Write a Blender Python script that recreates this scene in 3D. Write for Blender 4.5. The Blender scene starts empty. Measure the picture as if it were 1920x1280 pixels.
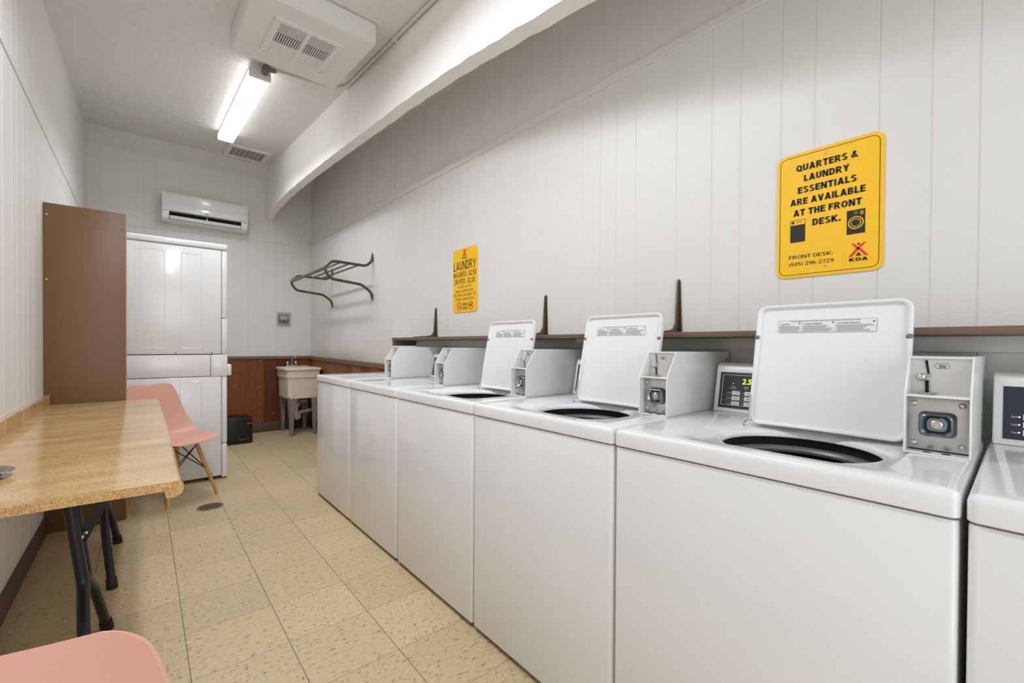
import bpy, bmesh, math, random
from mathutils import Vector, Matrix
random.seed(7)
S = bpy.context.scene
COL = S.collection
PI = math.pi

# ------------------------------------------------------------------ camera
F_PX, YAW, PITCH, ROLL, CY, EYE = 816.78, 0.7033, -0.0096, 0.0064, 654.31, 1.1471
def cam_axes():
    cy, sy = math.cos(YAW), math.sin(YAW)
    right, fwd, up = Vector((cy, -sy, 0)), Vector((sy, cy, 0)), Vector((0, 0, 1))
    cp, sp = math.cos(PITCH), math.sin(PITCH)
    fwd, up = fwd * cp + up * sp, up * cp - fwd * sp
    cr, sr = math.cos(ROLL), math.sin(ROLL)
    right, up = right * cr + up * sr, up * cr - right * sr
    return right, up, fwd
cd = bpy.data.cameras.new('camera')
cam = bpy.data.objects.new('camera', cd)
COL.objects.link(cam)
S.camera = cam
r_, u_, f_ = cam_axes()
m = Matrix((r_, u_, -f_)).transposed().to_4x4()
m.translation = Vector((0, 0, EYE))
cam.matrix_world = m
cd.sensor_fit = 'HORIZONTAL'
cd.sensor_width = 36
cd.lens = F_PX / 1920 * 36
cd.shift_y = (CY - 640) / 1920
cd.clip_start = 0.02

# ------------------------------------------------------------------ view, world, lights
S.view_settings.view_transform = 'Standard'
S.view_settings.look = 'None'
S.view_settings.exposure = 0.1
S.view_settings.gamma = 1.0
S.view_settings.use_curve_mapping = False
S.cycles.use_denoising = True
S.cycles.max_bounces = 10
S.cycles.diffuse_bounces = 6
S.cycles.sample_clamp_indirect = 6
W = bpy.data.worlds.new('daylight')
S.world = W
W.use_nodes = True
W.node_tree.nodes['Background'].inputs[0].default_value = (0.85, 0.93, 1.0, 1)
W.node_tree.nodes['Background'].inputs[1].default_value = 1.15
LENS_POWER = 3.6
def area_light(name, loc, rot, sx, sy, power, color=(1, 1, 1), spread=PI):
    d = bpy.data.lights.new(name, 'AREA')
    d.shape = 'RECTANGLE'; d.size = sx; d.size_y = sy; d.energy = power; d.color = color; d.spread = spread
    o = bpy.data.objects.new(name, d)
    COL.objects.link(o)
    o.location = loc; o.rotation_euler = rot
    return o
# daylight through the open entrance behind the camera
COOL = (0.92, 0.96, 1.05)
area_light('entrance_daylight', (0.55, -1.36, 1.25), (PI / 2, 0, 0), 1.9, 2.1, 21, COOL)
# added overhead fill out of view, evens the brightness along the room
area_light('overhead_fill', (0.36, 1.7, 2.85), (0, 0, 0), 0.16, 1.7, 32, COOL)
# the glow of the fixture in view: its tubes shine down through the diffuser
area_light('fixture_light', (0.649, 4.44, 3.108), (math.atan(0.088), 0, 0), 0.12, 1.66, 20, COOL, 2.4)

# ------------------------------------------------------------------ materials
def lin(c):
    c = c / 255
    return c / 12.92 if c <= 0.04045 else ((c + 0.055) / 1.055) ** 2.4
def rgb(r, g, b): return (lin(r), lin(g), lin(b), 1)
MATS = {}
class NT:
    """short helpers to wire shader nodes"""
    def __init__(self, name):
        self.m = bpy.data.materials.new(name); self.m.use_nodes = True
        self.t = self.m.node_tree; self.b = self.t.nodes['Principled BSDF']
        MATS[name] = self.m
    def n(self, kind, **kw):
        x = self.t.nodes.new('ShaderNode' + kind)
        for k, v in kw.items():
            if k in x.inputs: self.i(x, k, v)
            else: setattr(x, k, v)
        return x
    def i(self, x, k, v):
        s = x.inputs[k] if not isinstance(k, int) else x.inputs[k]
        if hasattr(v, 'is_output'): self.t.links.new(v, s)
        else: s.default_value = v
    def math(self, op, a, b=None, c=None):
        x = self.n('Math', operation=op)
        for k, v in enumerate((a, b, c)):
            if v is not None: self.i(x, k, v)
        return x.outputs[0]
    def mix(self, fac, a, b):
        x = self.n('Mix', data_type='RGBA')
        self.i(x, 0, fac); self.i(x, 6, a); self.i(x, 7, b)
        return x.outputs[2]
    def pos(self): return self.n('NewGeometry').outputs['Position']
    def scaled(self, v, sx, sy, sz):
        x = self.n('Mapping'); self.i(x, 'Vector', v); x.inputs['Scale'].default_value = (sx, sy, sz)
        return x.outputs[0]
    def noise(self, v, scale, detail=3, rough=0.55):
        x = self.n('TexNoise'); self.i(x, 'Vector', v)
        x.inputs['Scale'].default_value = scale; x.inputs['Detail'].default_value = detail; x.inputs['Roughness'].default_value = rough
        return x.outputs['Fac']
    def ramp(self, fac, stops):
        x = self.n('ValToRGB'); self.i(x, 0, fac)
        e = x.color_ramp.elements
        while len(e) < len(stops): e.new(0.5)
        for s, (p, c) in zip(e, stops):
            s.position = p; s.color = c if len(c) == 4 else (*c, 1)
        return x.outputs[0]
    def bump(self, h, strength, dist=0.002):
        x = self.n('Bump'); self.i(x, 'Height', h)
        x.inputs['Strength'].default_value = strength; x.inputs['Distance'].default_value = dist
        self.i(self.b, 'Normal', x.outputs[0])
    def base(self, v): self.i(self.b, 'Base Color', v)
    def rough(self, v): self.i(self.b, 'Roughness', v)

def simple(name, c, rough=0.5, metal=0.0, var=0.0, vscale=6, bump=0.0, bscale=150, stretch=(1, 1, 1), coat=0.0, spec=None):
    k = NT(name)
    col = rgb(*c)
    k.rough(rough); k.b.inputs['Metallic'].default_value = metal
    if coat: k.b.inputs['Coat Weight'].default_value = coat; k.b.inputs['Coat Roughness'].default_value = 0.05
    if spec is not None: k.b.inputs['Specular IOR Level'].default_value = spec
    p = k.scaled(k.pos(), *stretch)
    if var:
        nz = k.noise(p, vscale, 4)
        lo = tuple(x * (1 - var) for x in col[:3]); hi = tuple(min(1, x * (1 + var)) for x in col[:3])
        k.base(k.ramp(nz, [(0.3, lo), (0.7, hi)]))
    else:
        k.base(k.mix(k.noise(p, 30, 2), col, tuple(x * 0.985 for x in col[:3]) + (1,)))
    if bump: k.bump(k.noise(p, bscale, 3), bump)
    return k.m

simple('wall_paint', (224, 222, 217), 0.42, var=0.02, vscale=3, bump=0.22, bscale=130)
simple('ceiling_paint', (218, 216, 211), 0.5, var=0.025, vscale=4, bump=1.0, bscale=14, stretch=(9, 0.9, 4))
simple('beam_paint', (236, 234, 228), 0.5, var=0.02, vscale=3, bump=0.25, bscale=22, stretch=(4, 7, 0.7))
simple('trim_paint', (224, 223, 219), 0.4, bump=0.1)
simple('white_enamel', (229, 230, 230), 0.11, var=0.008, vscale=2, coat=0.2)
simple('white_plastic', (232, 232, 229), 0.28)
simple('dryer_enamel', (230, 230, 229), 0.2, coat=0.2)
simple('coin_box_paint', (229, 229, 227), 0.22, var=0.01, vscale=9)
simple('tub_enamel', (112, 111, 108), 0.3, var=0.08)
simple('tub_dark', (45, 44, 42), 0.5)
simple('panel_black', (52, 51, 50), 0.32)
simple('panel_navy', (38, 42, 56), 0.3)
simple('print_white', (225, 225, 222), 0.5)
simple('print_black', (28, 26, 24), 0.55)
simple('print_grey', (120, 119, 117), 0.6)
simple('sticker', (226, 226, 222), 0.4)
simple('rubber_grey', (120, 118, 114), 0.7)
simple('rubber_black', (24, 24, 25), 0.6)
simple('gap_dark', (16, 15, 14), 0.8)
simple('chrome', (205, 204, 202), 0.14, metal=1.0)
simple('brushed_steel', (196, 194, 190), 0.32, metal=1.0, var=0.06, vscale=14, stretch=(1, 1, 5))
simple('blued_steel', (136, 143, 150), 0.2, metal=1.0, var=0.15, vscale=20)
simple('coin_face', (205, 205, 203), 0.3, metal=0.35, var=0.03, vscale=10)
simple('brown_board', (114, 80, 49), 0.42, var=0.07, vscale=2.4, bump=0.05, bscale=60, stretch=(1, 1, 0.45))
simple('board_edge', (186, 156, 116), 0.7, var=0.1, vscale=40)
simple('brass', (206, 186, 130), 0.3, metal=0.9)
simple('shelf_brown', (110, 86, 69), 0.4, var=0.06, vscale=8, stretch=(1, 0.2, 1))
simple('cap_brown', (122, 99, 72), 0.45, var=0.1, vscale=12, stretch=(0.4, 0.4, 2))
simple('base_brown', (82, 69, 54), 0.5, var=0.08, vscale=8)
simple('bronze_tube', (92, 78, 62), 0.35, metal=0.4, var=0.08, vscale=30)
simple('rod_steel', (112, 106, 99), 0.35, metal=0.5)
simple('pink_shell', (214, 161, 142), 0.42, var=0.015, vscale=3)
simple('wood_leg', (200, 150, 94), 0.45, var=0.1, vscale=14, stretch=(3, 3, 0.4))
simple('black_wire', (22, 21, 21), 0.4, metal=0.3)
simple('black_leg', (34, 35, 38), 0.3, metal=0.3, var=0.1, vscale=20)
simple('sink_plastic', (228, 216, 198), 0.4, var=0.015)
simple('sink_leg', (140, 137, 132), 0.5, metal=0.2, var=0.05, vscale=10)
simple('pvc', (218, 212, 200), 0.35)
simple('soap_tan', (176, 152, 104), 0.7, var=0.1, vscale=50)
simple('bag_black', (9, 9, 9), 0.45, bump=0.6, bscale=14)
simple('strap_pink', (240, 42, 100), 0.6)
simple('print_red', (205, 66, 40), 0.5)
simple('sign_yellow', (250, 194, 28), 0.28, var=0.03, vscale=30)
simple('sign_red', (222, 58, 34), 0.35)
simple('dish_metal', (140, 130, 120), 0.35, metal=0.9, var=0.08, vscale=25)
simple('drain_bronze', (158, 140, 110), 0.4, metal=0.6, var=0.15, vscale=40)
simple('vent_white', (224, 222, 217), 0.4)
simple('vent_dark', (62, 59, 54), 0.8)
simple('filter_grey', (150, 148, 143), 0.8)
simple('ac_plastic', (232, 231, 227), 0.16, coat=0.3)
simple('ac_dark', (40, 34, 26), 0.7)
simple('conduit_paint', (205, 203, 197), 0.4)
simple('fitting_grey', (128, 120, 108), 0.45, metal=0.6)
simple('thermostat_black', (44, 42, 41), 0.4)
simple('lcd_grey', (172, 170, 172), 0.3)
simple('vinyl_dot', (205, 195, 170), 0.5)
k = NT('led_yellow'); k.base(rgb(200, 200, 40)); k.b.inputs['Emission Color'].default_value = rgb(235, 240, 70); k.b.inputs['Emission Strength'].default_value = 1.2
k = NT('led_white'); k.base(rgb(235, 235, 240)); k.b.inputs['Emission Color'].default_value = (0.9, 0.92, 1, 1); k.b.inputs['Emission Strength'].default_value = 0.8
k = NT('lens_glow'); k.base(rgb(240, 240, 235)); k.rough(0.4)
k.b.inputs['Emission Color'].default_value = (0.97, 0.985, 1.0, 1); k.b.inputs['Emission Strength'].default_value = LENS_POWER
k = NT('clear_plastic'); k.base(rgb(235, 235, 235)); k.rough(0.08); k.b.inputs['IOR'].default_value = 1.45; k.b.inputs['Alpha'].default_value = 0.07

# floor: foot-square vinyl composition tiles
k = NT('floor_tile')
sep = k.n('SeparateXYZ'); k.i(sep, 0, k.pos())
tx = k.math('DIVIDE', k.math('SUBTRACT', sep.outputs[0], 0.125), 0.3048)
ty = k.math('DIVIDE', k.math('SUBTRACT', sep.outputs[1], 1.8165), 0.3048)
ix, iy = k.math('FLOOR', tx), k.math('FLOOR', ty)
fx, fy = k.math('SUBTRACT', tx, ix), k.math('SUBTRACT', ty, iy)
ex = k.math('MINIMUM', fx, k.math('SUBTRACT', 1.0, fx))
ey = k.math('MINIMUM', fy, k.math('SUBTRACT', 1.0, fy))
gx = k.math('LESS_THAN', ex, 0.0042)
gy = k.math('LESS_THAN', ey, 0.0034)
cv = k.n('CombineXYZ'); k.i(cv, 0, ix); k.i(cv, 1, iy)
wn = k.n('TexWhiteNoise', noise_dimensions='2D'); k.i(wn, 'Vector', cv.outputs[0])
par = k.math('MODULO', k.math('ABSOLUTE', k.math('ADD', ix, iy)), 2.0)
pa = k.scaled(k.pos(), 34, 95, 1); pb = k.scaled(k.pos(), 70, 62, 1)
na, nb = k.noise(pa, 1.0, 3, 0.6), k.noise(pb, 1.0, 3, 0.6)
nsel = k.n('Mix', data_type='FLOAT'); k.i(nsel, 0, par); k.i(nsel, 2, na); k.i(nsel, 3, nb)
fleck = nsel.outputs[0]
basec = k.ramp(fleck, [(0.31, rgb(128, 102, 68)), (0.41, rgb(198, 176, 138)), (0.60, rgb(205, 185, 148)), (0.72, rgb(216, 199, 165))])
tone = k.math('ADD', 0.90, k.math('MULTIPLY', wn.outputs[0], 0.12))
big = k.math('ADD', 0.90, k.math('MULTIPLY', k.noise(k.pos(), 1.1, 4), 0.2))
tt = k.math('MULTIPLY', tone, big)
hs = k.n('HueSaturation'); k.i(hs, 'Color', basec); k.i(hs, 'Value', tt)
dark = k.mix(k.math('MAXIMUM', k.math('MULTIPLY', gx, 0.9), k.math('MULTIPLY', gy, 0.75)), hs.outputs[0], rgb(74, 58, 40))
k.base(dark)
k.rough(k.math('ADD', 0.3, k.math('MULTIPLY', k.noise(k.pos(), 5, 3), 0.2)))
k.b.inputs['Specular IOR Level'].default_value = 0.4
# tan streaked laminate
k = NT('laminate')
p = k.scaled(k.pos(), 3.5, 11, 1)
n1 = k.noise(p, 1.0, 4, 0.55)
n2 = k.noise(k.scaled(k.pos(), 130, 230, 1), 1.0, 3, 0.7)
f = k.math('ADD', k.math('MULTIPLY', n1, 0.38), k.math('MULTIPLY', n2, 0.62))
k.base(k.ramp(f, [(0.36, rgb(158, 122, 76)), (0.5, rgb(190, 155, 106)), (0.64, rgb(214, 186, 142))]))
k.rough(0.12); k.b.inputs['Specular IOR Level'].default_value = 0.55
k = NT('particle_board')
n1 = k.noise(k.pos(), 260, 4, 0.7)
k.base(k.ramp(n1, [(0.32, rgb(150, 104, 52)), (0.48, rgb(208, 164, 104)), (0.66, rgb(230, 196, 146))]))
k.rough(0.7); k.bump(n1, 0.4)
# stained wainscot boards
def stained(name, a, b, plank, axis):
    k = NT(name)
    s = k.n('SeparateXYZ'); k.i(s, 0, k.pos())
    ident = k.math('FLOOR', k.math('DIVIDE', s.outputs[axis], plank))
    w = k.n('TexWhiteNoise', noise_dimensions='1D'); k.i(w, 'W', ident)
    g = k.noise(k.scaled(k.pos(), 60, 60, 2.2), 1.0, 5, 0.65)
    f = k.math('ADD', k.math('MULTIPLY', g, 0.65), k.math('MULTIPLY', w.outputs[0], 0.35))
    k.base(k.ramp(f, [(0.25, a), (0.75, b)]))
    k.rough(0.38)
    return k.m
stained('wainscot_ribbed', rgb(88, 40, 13), rgb(146, 80, 34), 0.3, 0)
stained('wainscot_plank', rgb(98, 50, 20), rgb(168, 100, 44), 0.24, 1)

# ------------------------------------------------------------------ mesh builder
class MB:
    def __init__(self): self.bm = bmesh.new(); self.slot = 0
    def take(self, b2):
        for f in b2.faces: f.material_index = self.slot
        me = bpy.data.meshes.new('tmp'); b2.to_mesh(me); b2.free()
        self.bm.from_mesh(me); bpy.data.meshes.remove(me)
        return self
    def box(self, x0, x1, y0, y1, z0, z1, bev=0.0, seg=2, edges=None):
        b = bmesh.new()
        bmesh.ops.create_cube(b, size=1)
        for v in b.verts:
            v.co = Vector(((x0 + x1) / 2 + v.co.x * (x1 - x0), (y0 + y1) / 2 + v.co.y * (y1 - y0), (z0 + z1) / 2 + v.co.z * (z1 - z0)))
        if bev:
            es = [e for e in b.edges if edges is None or edges(e.verts[0].co, e.verts[1].co)]
            bmesh.ops.bevel(b, geom=es, offset=bev, segments=seg, profile=0.5, affect='EDGES')
        return self.take(b)
    def prism(self, pts, axis, a, c, bev=0.0, seg=2):
        """polygon pts (2D) extruded along axis from a to c; 2D order: x->(y,z), y->(x,z), z->(x,y)"""
        def P(p, t):
            return Vector((t, p[0], p[1])) if axis == 'x' else Vector((p[0], t, p[1])) if axis == 'y' else Vector((p[0], p[1], t))
        b = bmesh.new()
        v0 = [b.verts.new(P(p, a)) for p in pts]; v1 = [b.verts.new(P(p, c)) for p in pts]
        n = len(pts)
        b.faces.new(v0); b.faces.new(list(reversed(v1)))
        for i in range(n): b.faces.new((v0[i], v1[i], v1[(i + 1) % n], v0[(i + 1) % n]))
        bmesh.ops.recalc_face_normals(b, faces=b.faces)
        if bev: bmesh.ops.bevel(b, geom=list(b.edges), offset=bev, segments=seg, profile=0.5, affect='EDGES')
        return self.take(b)
    def tube(self, pts, r, seg=12, cap=True):
        pts = [Vector(p) for p in pts]; n = len(pts)
        rs = r if isinstance(r, (list, tuple)) else [r] * n
        b = bmesh.new(); rings = []
        t = (pts[1] - pts[0]).normalized()
        ref = Vector((0, 0, 1)) if abs(t.z) < 0.9 else Vector((1, 0, 0))
        nrm = t.cross(ref).normalized()
        for i in range(n):
            if i == 0: t = (pts[1] - pts[0])
            elif i == n - 1: t = (pts[-1] - pts[-2])
            else: t = (pts[i + 1] - pts[i]).normalized() + (pts[i] - pts[i - 1]).normalized()
            t = t.normalized()
            nrm = (nrm - t * nrm.dot(t)).normalized()
            bi = t.cross(nrm)
            rings.append([b.verts.new(pts[i] + (nrm * math.cos(a) + bi * math.sin(a)) * rs[i]) for a in [2 * PI * j / seg for j in range(seg)]])
        for i in range(n - 1):
            for j in range(seg):
                b.faces.new((rings[i][j], rings[i][(j + 1) % seg], rings[i + 1][(j + 1) % seg], rings[i + 1][j]))
        if cap:
            b.faces.new(rings[0]); b.faces.new(rings[-1])
        bmesh.ops.recalc_face_normals(b, faces=b.faces)
        return self.take(b)
    def cyl(self, p0, p1, r, r2=None, seg=20): return self.tube([p0, p1], [r, r if r2 is None else r2], seg)
    def dome(self, c, nrm, r, h, seg=14, rings=4):
        c, nrm = Vector(c), Vector(nrm).normalized()
        pts = [c + nrm * (h * math.sin(a)) for a in [PI / 2 * i / rings for i in range(rings + 1)]]
        rs = [max(r * math.cos(PI / 2 * i / rings), 1e-4) for i in range(rings + 1)]
        return self.tube(pts, rs, seg)
    def lathe(self, prof, c, seg=40, cap=True):
        """profile (r,z) about the vertical through c"""
        b = bmesh.new(); rings = []
        for r, z in prof:
            rings.append([b.verts.new((c[0] + r * math.cos(2 * PI * j / seg), c[1] + r * math.sin(2 * PI * j / seg), c[2] + z)) for j in range(seg)])
        for i in range(len(rings) - 1):
            for j in range(seg):
                b.faces.new((rings[i][j], rings[i][(j + 1) % seg], rings[i + 1][(j + 1) % seg], rings[i + 1][j]))
        if cap and prof[0][0] > 0: b.faces.new(rings[0])
        if cap and prof[-1][0] > 0: b.faces.new(rings[-1])
        bmesh.ops.remove_doubles(b, verts=b.verts, dist=1e-6)
        bmesh.ops.recalc_face_normals(b, faces=b.faces)
        return self.take(b)
    def loops(self, loops, cap_first=False, cap_last=False):
        b = bmesh.new()
        vs = [[b.verts.new(p) for p in l] for l in loops]; n = len(loops[0])
        for i in range(len(vs) - 1):
            for j in range(n):
                b.faces.new((vs[i][j], vs[i][(j + 1) % n], vs[i + 1][(j + 1) % n], vs[i + 1][j]))
        if cap_first: b.faces.new(vs[0])
        if cap_last: b.faces.new(vs[-1])
        bmesh.ops.recalc_face_normals(b, faces=b.faces)
        return self.take(b)
    def grid(self, fn, nu, nv, thick=0.0):
        b = bmesh.new()
        g = [[b.verts.new(fn(i / nu, j / nv)) for j in range(nv + 1)] for i in range(nu + 1)]
        for i in range(nu):
            for j in range(nv): b.faces.new((g[i][j], g[i + 1][j], g[i + 1][j + 1], g[i][j + 1]))
        if thick:
            bmesh.ops.recalc_face_normals(b, faces=b.faces)
            bmesh.ops.solidify(b, geom=list(b.faces), thickness=thick)
        bmesh.ops.recalc_face_normals(b, faces=b.faces)
        return self.take(b)
    def xform(self, mtx):
        self.bm.transform(mtx); return self
def fillet(pts, r, n=6):
    pts = [Vector(p) for p in pts]; out = [pts[0]]
    for i in range(1, len(pts) - 1):
        a, b, c = pts[i - 1], pts[i], pts[i + 1]
        d1, d2 = (a - b), (c - b)
        rr = r[i] if isinstance(r, (list, tuple)) else r
        ang = d1.angle(d2)
        t = min(rr / max(math.tan(ang / 2), 1e-3), d1.length * 0.49, d2.length * 0.49)
        p0, p1 = b + d1.normalized() * t, b + d2.normalized() * t
        for k_ in range(n + 1):
            s = k_ / n
            out.append(p0 * (1 - s) ** 2 + b * 2 * s * (1 - s) + p1 * s * s)
    out.append(pts[-1])
    return out
def rrect(x0, x1, y0, y1, r, n=5, side=1):
    """rounded rectangle, counter-clockwise; extra points along the sides"""
    out = []
    cs = [(x1 - r, y0 + r, -PI / 2), (x1 - r, y1 - r, 0), (x0 + r, y1 - r, PI / 2), (x0 + r, y0 + r, PI)]
    for q, (cx, cy, a0) in enumerate(cs):
        arc = [(cx + r * math.cos(a0 + PI / 2 * i / n), cy + r * math.sin(a0 + PI / 2 * i / n)) for i in range(n + 1)]
        out += arc
        nx = cs[(q + 1) % 4]
        st = (nx[0] + r * math.cos(nx[2]), nx[1] + r * math.sin(nx[2]))
        for i in range(1, side):
            out.append((arc[-1][0] + (st[0] - arc[-1][0]) * i / side, arc[-1][1] + (st[1] - arc[-1][1]) * i / side))
    return out

def base_of(parent):
    v = Vector((0, 0, 0))
    while parent is not None:
        v += parent.location; parent = parent.parent
    return v
def obj(name, mb, mat, parent=None, sharp=35, local=False):
    """links what mb holds as one mesh; world coordinates in, the parent's base is subtracted unless local"""
    me = bpy.data.meshes.new(name)
    if parent is not None and not local: bmesh.ops.translate(mb.bm, verts=mb.bm.verts, vec=-base_of(parent))
    mb.bm.to_mesh(me); mb.bm.free()
    for n_ in (mat if isinstance(mat, (list, tuple)) else [mat]): me.materials.append(MATS[n_])
    me.shade_smooth()
    me.set_sharp_from_angle(angle=math.radians(sharp))
    o = bpy.data.objects.new(name, me)
    COL.objects.link(o)
    o.parent = parent
    return o
def thing(name, label, cat, loc, group=None, rotz=0):
    o = bpy.data.objects.new(name, None); COL.objects.link(o)
    o.location = loc; o.rotation_euler = (0, 0, rotz); o.empty_display_size = 0.05
    return tag(o, label, cat, group)
def tag(o, label, cat, group=None):
    o['label'] = label; o['category'] = cat
    if group: o['group'] = group
    return o
def struct(name, mb, mat, label=None):
    o = obj(name, mb, mat); o['kind'] = 'structure'
    return o
# block lettering for the signs: glyphs of straight bars and ring pieces on a 0..w by 0..1 box
def glyph(ch, t):
    P = []
    hx = t
    def bar_(x0, y0, x1, y1, w=None):            # slanted bar, thickness measured across
        w = (hx if w is None else w) / 2
        if abs(y1 - y0) < 1e-6: P.append([(x0, y0 - t * .46), (x1, y0 - t * .46), (x1, y0 + t * .46), (x0, y0 + t * .46)])
        else: P.append([(x0 - w, y0), (x0 + w, y0), (x1 + w, y1), (x1 - w, y1)])
    def arc(cx, cy, rx, ry, a0, a1, n=10):
        tv = t * .92
        for k_ in range(n):
            a, b = math.radians(a0 + (a1 - a0) * k_ / n), math.radians(a0 + (a1 - a0) * (k_ + 1) / n)
            P.append([(cx + rx * math.cos(a), cy + ry * math.sin(a)), (cx + rx * math.cos(b), cy + ry * math.sin(b)),
                      (cx + (rx - hx) * math.cos(b), cy + (ry - tv) * math.sin(b)), (cx + (rx - hx) * math.cos(a), cy + (ry - tv) * math.sin(a))])
    h = t / 2; e = t * .46; w = .68
    V = lambda x: bar_(x, 0, x, 1)
    H = lambda x0, x1, y: bar_(x0, y, x1, y)
    if ch == 'A': w = .78; bar_(h, 0, w / 2, 1); bar_(w - h, 0, w / 2, 1); H(.2, w - .2, .27)
    elif ch == 'B': V(h); H(h, .36, 1 - e); H(h, .36, .53); H(h, .36, e); arc(.36, .765, .28, .235, -90, 90); arc(.36, .285, .32, .285, -90, 90)
    elif ch == 'C': w = .7; arc(.35, .5, .35, .5, 40, 320, 20)
    elif ch == 'D': V(h); H(h, .34, 1 - e); H(h, .34, e); arc(.34, .5, .34, .5, -90, 90, 16)
    elif ch == 'E': w = .58; V(h); H(h, w, 1 - e); H(h, w - .04, .52); H(h, w, e)
    elif ch == 'F': w = .56; V(h); H(h, w, 1 - e); H(h, w - .06, .5)
    elif ch == 'G': w = .72; arc(.36, .5, .36, .5, 45, 360, 20); H(.38, w, .46); bar_(w - h, 0, w - h, .5)
    elif ch == 'H': V(h); V(w - h); H(h, w - h, .52)
    elif ch == 'I': w = t; V(h)
    elif ch == 'J': w = .56; bar_(w - h, .3, w - h, 1); arc(.28, .3, .28, .3, 180, 360)
    elif ch == 'K': w = .72; V(h); bar_(.14, .4, w - h, 1, t * 1.15); bar_(w - h, 0, .26, .56, t * 1.15)
    elif ch == 'L': w = .54; V(h); H(h, w, e)
    elif ch == 'M': w = .86; V(h); V(w - h); bar_(h, 1, w / 2, .1); bar_(w - h, 1, w / 2, .1)
    elif ch == 'N': w = .72; V(h); V(w - h); bar_(h, 1, w - h, 0)
    elif ch in 'OQ0':
        w = .76 if ch != '0' else .58; arc(w / 2, .5, w / 2, .5, 0, 360, 28)
        if ch == 'Q': bar_(w - .02, -.06, w * .55, .3, t)
    elif ch == 'P': w = .64; V(h); H(h, .36, 1 - e); H(h, .36, .44); arc(.36, .71, .28, .29, -90, 90)
    elif ch == 'R': w = .72; V(h); H(h, .38, 1 - e); H(h, .38, .46); arc(.38, .73, .28, .27, -90, 90); bar_(w - h, 0, .38, .48)
    elif ch in 'S':
        w = .64; arc(.32, .735, .30, .265, 20, 270, 14); arc(.32, .265, .32, .285, -160, 90, 14)
    elif ch == 'T': w = .64; V(w / 2); H(0, w, 1 - e)
    elif ch == 'U': bar_(h, .3, h, 1); bar_(w - h, .3, w - h, 1); arc(w / 2, .31, w / 2, .31, 180, 360, 14)
    elif ch == 'V': w = .74; bar_(h, 1, w / 2, 0); bar_(w - h, 1, w / 2, 0)
    elif ch == 'W': w = 1.0; bar_(h, 1, .28, 0); bar_(.28, 0, .5, .9); bar_(.5, .9, .72, 0); bar_(.72, 0, w - h, 1)
    elif ch == 'X': w = .72; bar_(h, 0, w - h, 1); bar_(w - h, 0, h, 1)
    elif ch == 'Y': w = .72; bar_(w / 2, 0, w / 2, .5); bar_(w / 2, .4, h, 1); bar_(w / 2, .4, w - h, 1)
    elif ch == 'Z': w = .62; H(0, w, 1 - e); H(0, w, e); bar_(h, 0, w - h, 1)
    elif ch == '1': w = .34; V(w - h); bar_(.05, .72, w - h, .95)
    elif ch == '2': w = .58; arc(.29, .71, .29, .29, -10, 175, 14); bar_(h, .06, w - h * 1.1, .68); H(0, w, e)
    elif ch == '3': w = .58; arc(.28, .74, .27, .26, -80, 165, 14); arc(.28, .27, .3, .27, -165, 90, 14)
    elif ch == '4': w = .62; V(w - .2); H(0, w, .3); bar_(h * .8, .3, w - .22, 1)
    elif ch == '5': w = .58; H(.1, w - .02, 1 - e); bar_(.1, .46, .14, 1); arc(.27, .32, .31, .32, -160, 130, 16)
    elif ch == '6': w = .58; arc(.29, .31, .29, .31, 0, 360, 20); arc(.36, .5, .36, .5, 80, 190, 12)
    elif ch == '7': w = .56; H(0, w, 1 - e); bar_(.17, 0, w - h, .95)
    elif ch == '8': w = .58; arc(.29, .75, .25, .25, 0, 360, 18); arc(.29, .28, .29, .28, 0, 360, 20)
    elif ch == '9': w = .58; arc(.29, .69, .29, .31, 0, 360, 20); arc(.22, .5, .36, .5, -100, 10, 12)
    elif ch == '&': w = .78; arc(.36, .77, .2, .23, 0, 360, 16); arc(.3, .28, .3, .28, 80, 330, 16); bar_(w - .06, 0, .25, .68)
    elif ch == '(': w = .3; arc(.5, .42, .5, .62, 130, 230, 8)
    elif ch == ')': w = .3; arc(-.2, .42, .5, .62, -50, 50, 8)
    elif ch == '-': w = .36; H(.02, .34, .36)
    elif ch in '.,:':
        w = t
        P.append([(0, 0), (t, 0), (t, t), (0, t)])
        if ch == ',': P.append([(t * .4, 0), (t, 0), (t * .5, -t), (0, -t)])
        if ch == ':': P.append([(0, .5), (t, .5), (t, .5 + t), (0, .5 + t)])
    elif ch == '$': w = .6; arc(.3, .71, .28, .24, 20, 270, 14); arc(.3, .29, .3, .26, -160, 90, 14); bar_(.3, -.08, .3, 1.08, t * .7)
    else: w = .3
    return P, w
def block_bm(items, thick=0.0006):
    """items: (string, left point, right point, height, stroke) drawn on the wall plane facing -x"""
    b = bmesh.new()
    for s, L, R_, h, t in items:
        L, R_ = Vector(L), Vector(R_)
        xs, polys, sp_ = 0.0, [], (.075 if t > .22 else .12)
        for ch in s:
            P, w = glyph(ch, t)
            polys += [[(p[0] + xs, p[1]) for p in q] for q in P]
            xs += w + (sp_ if ch != ' ' else 0.0)
        xs -= sp_
        d = R_ - L
        for q in polys:
            f = b.faces.new([b.verts.new(L + d * (p[0] / xs) + Vector((-thick, 0, p[1] * h))) for p in q])
            f.normal_update()
            if f.normal.x > 0: f.normal_flip()
    return MB().take(b)
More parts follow.
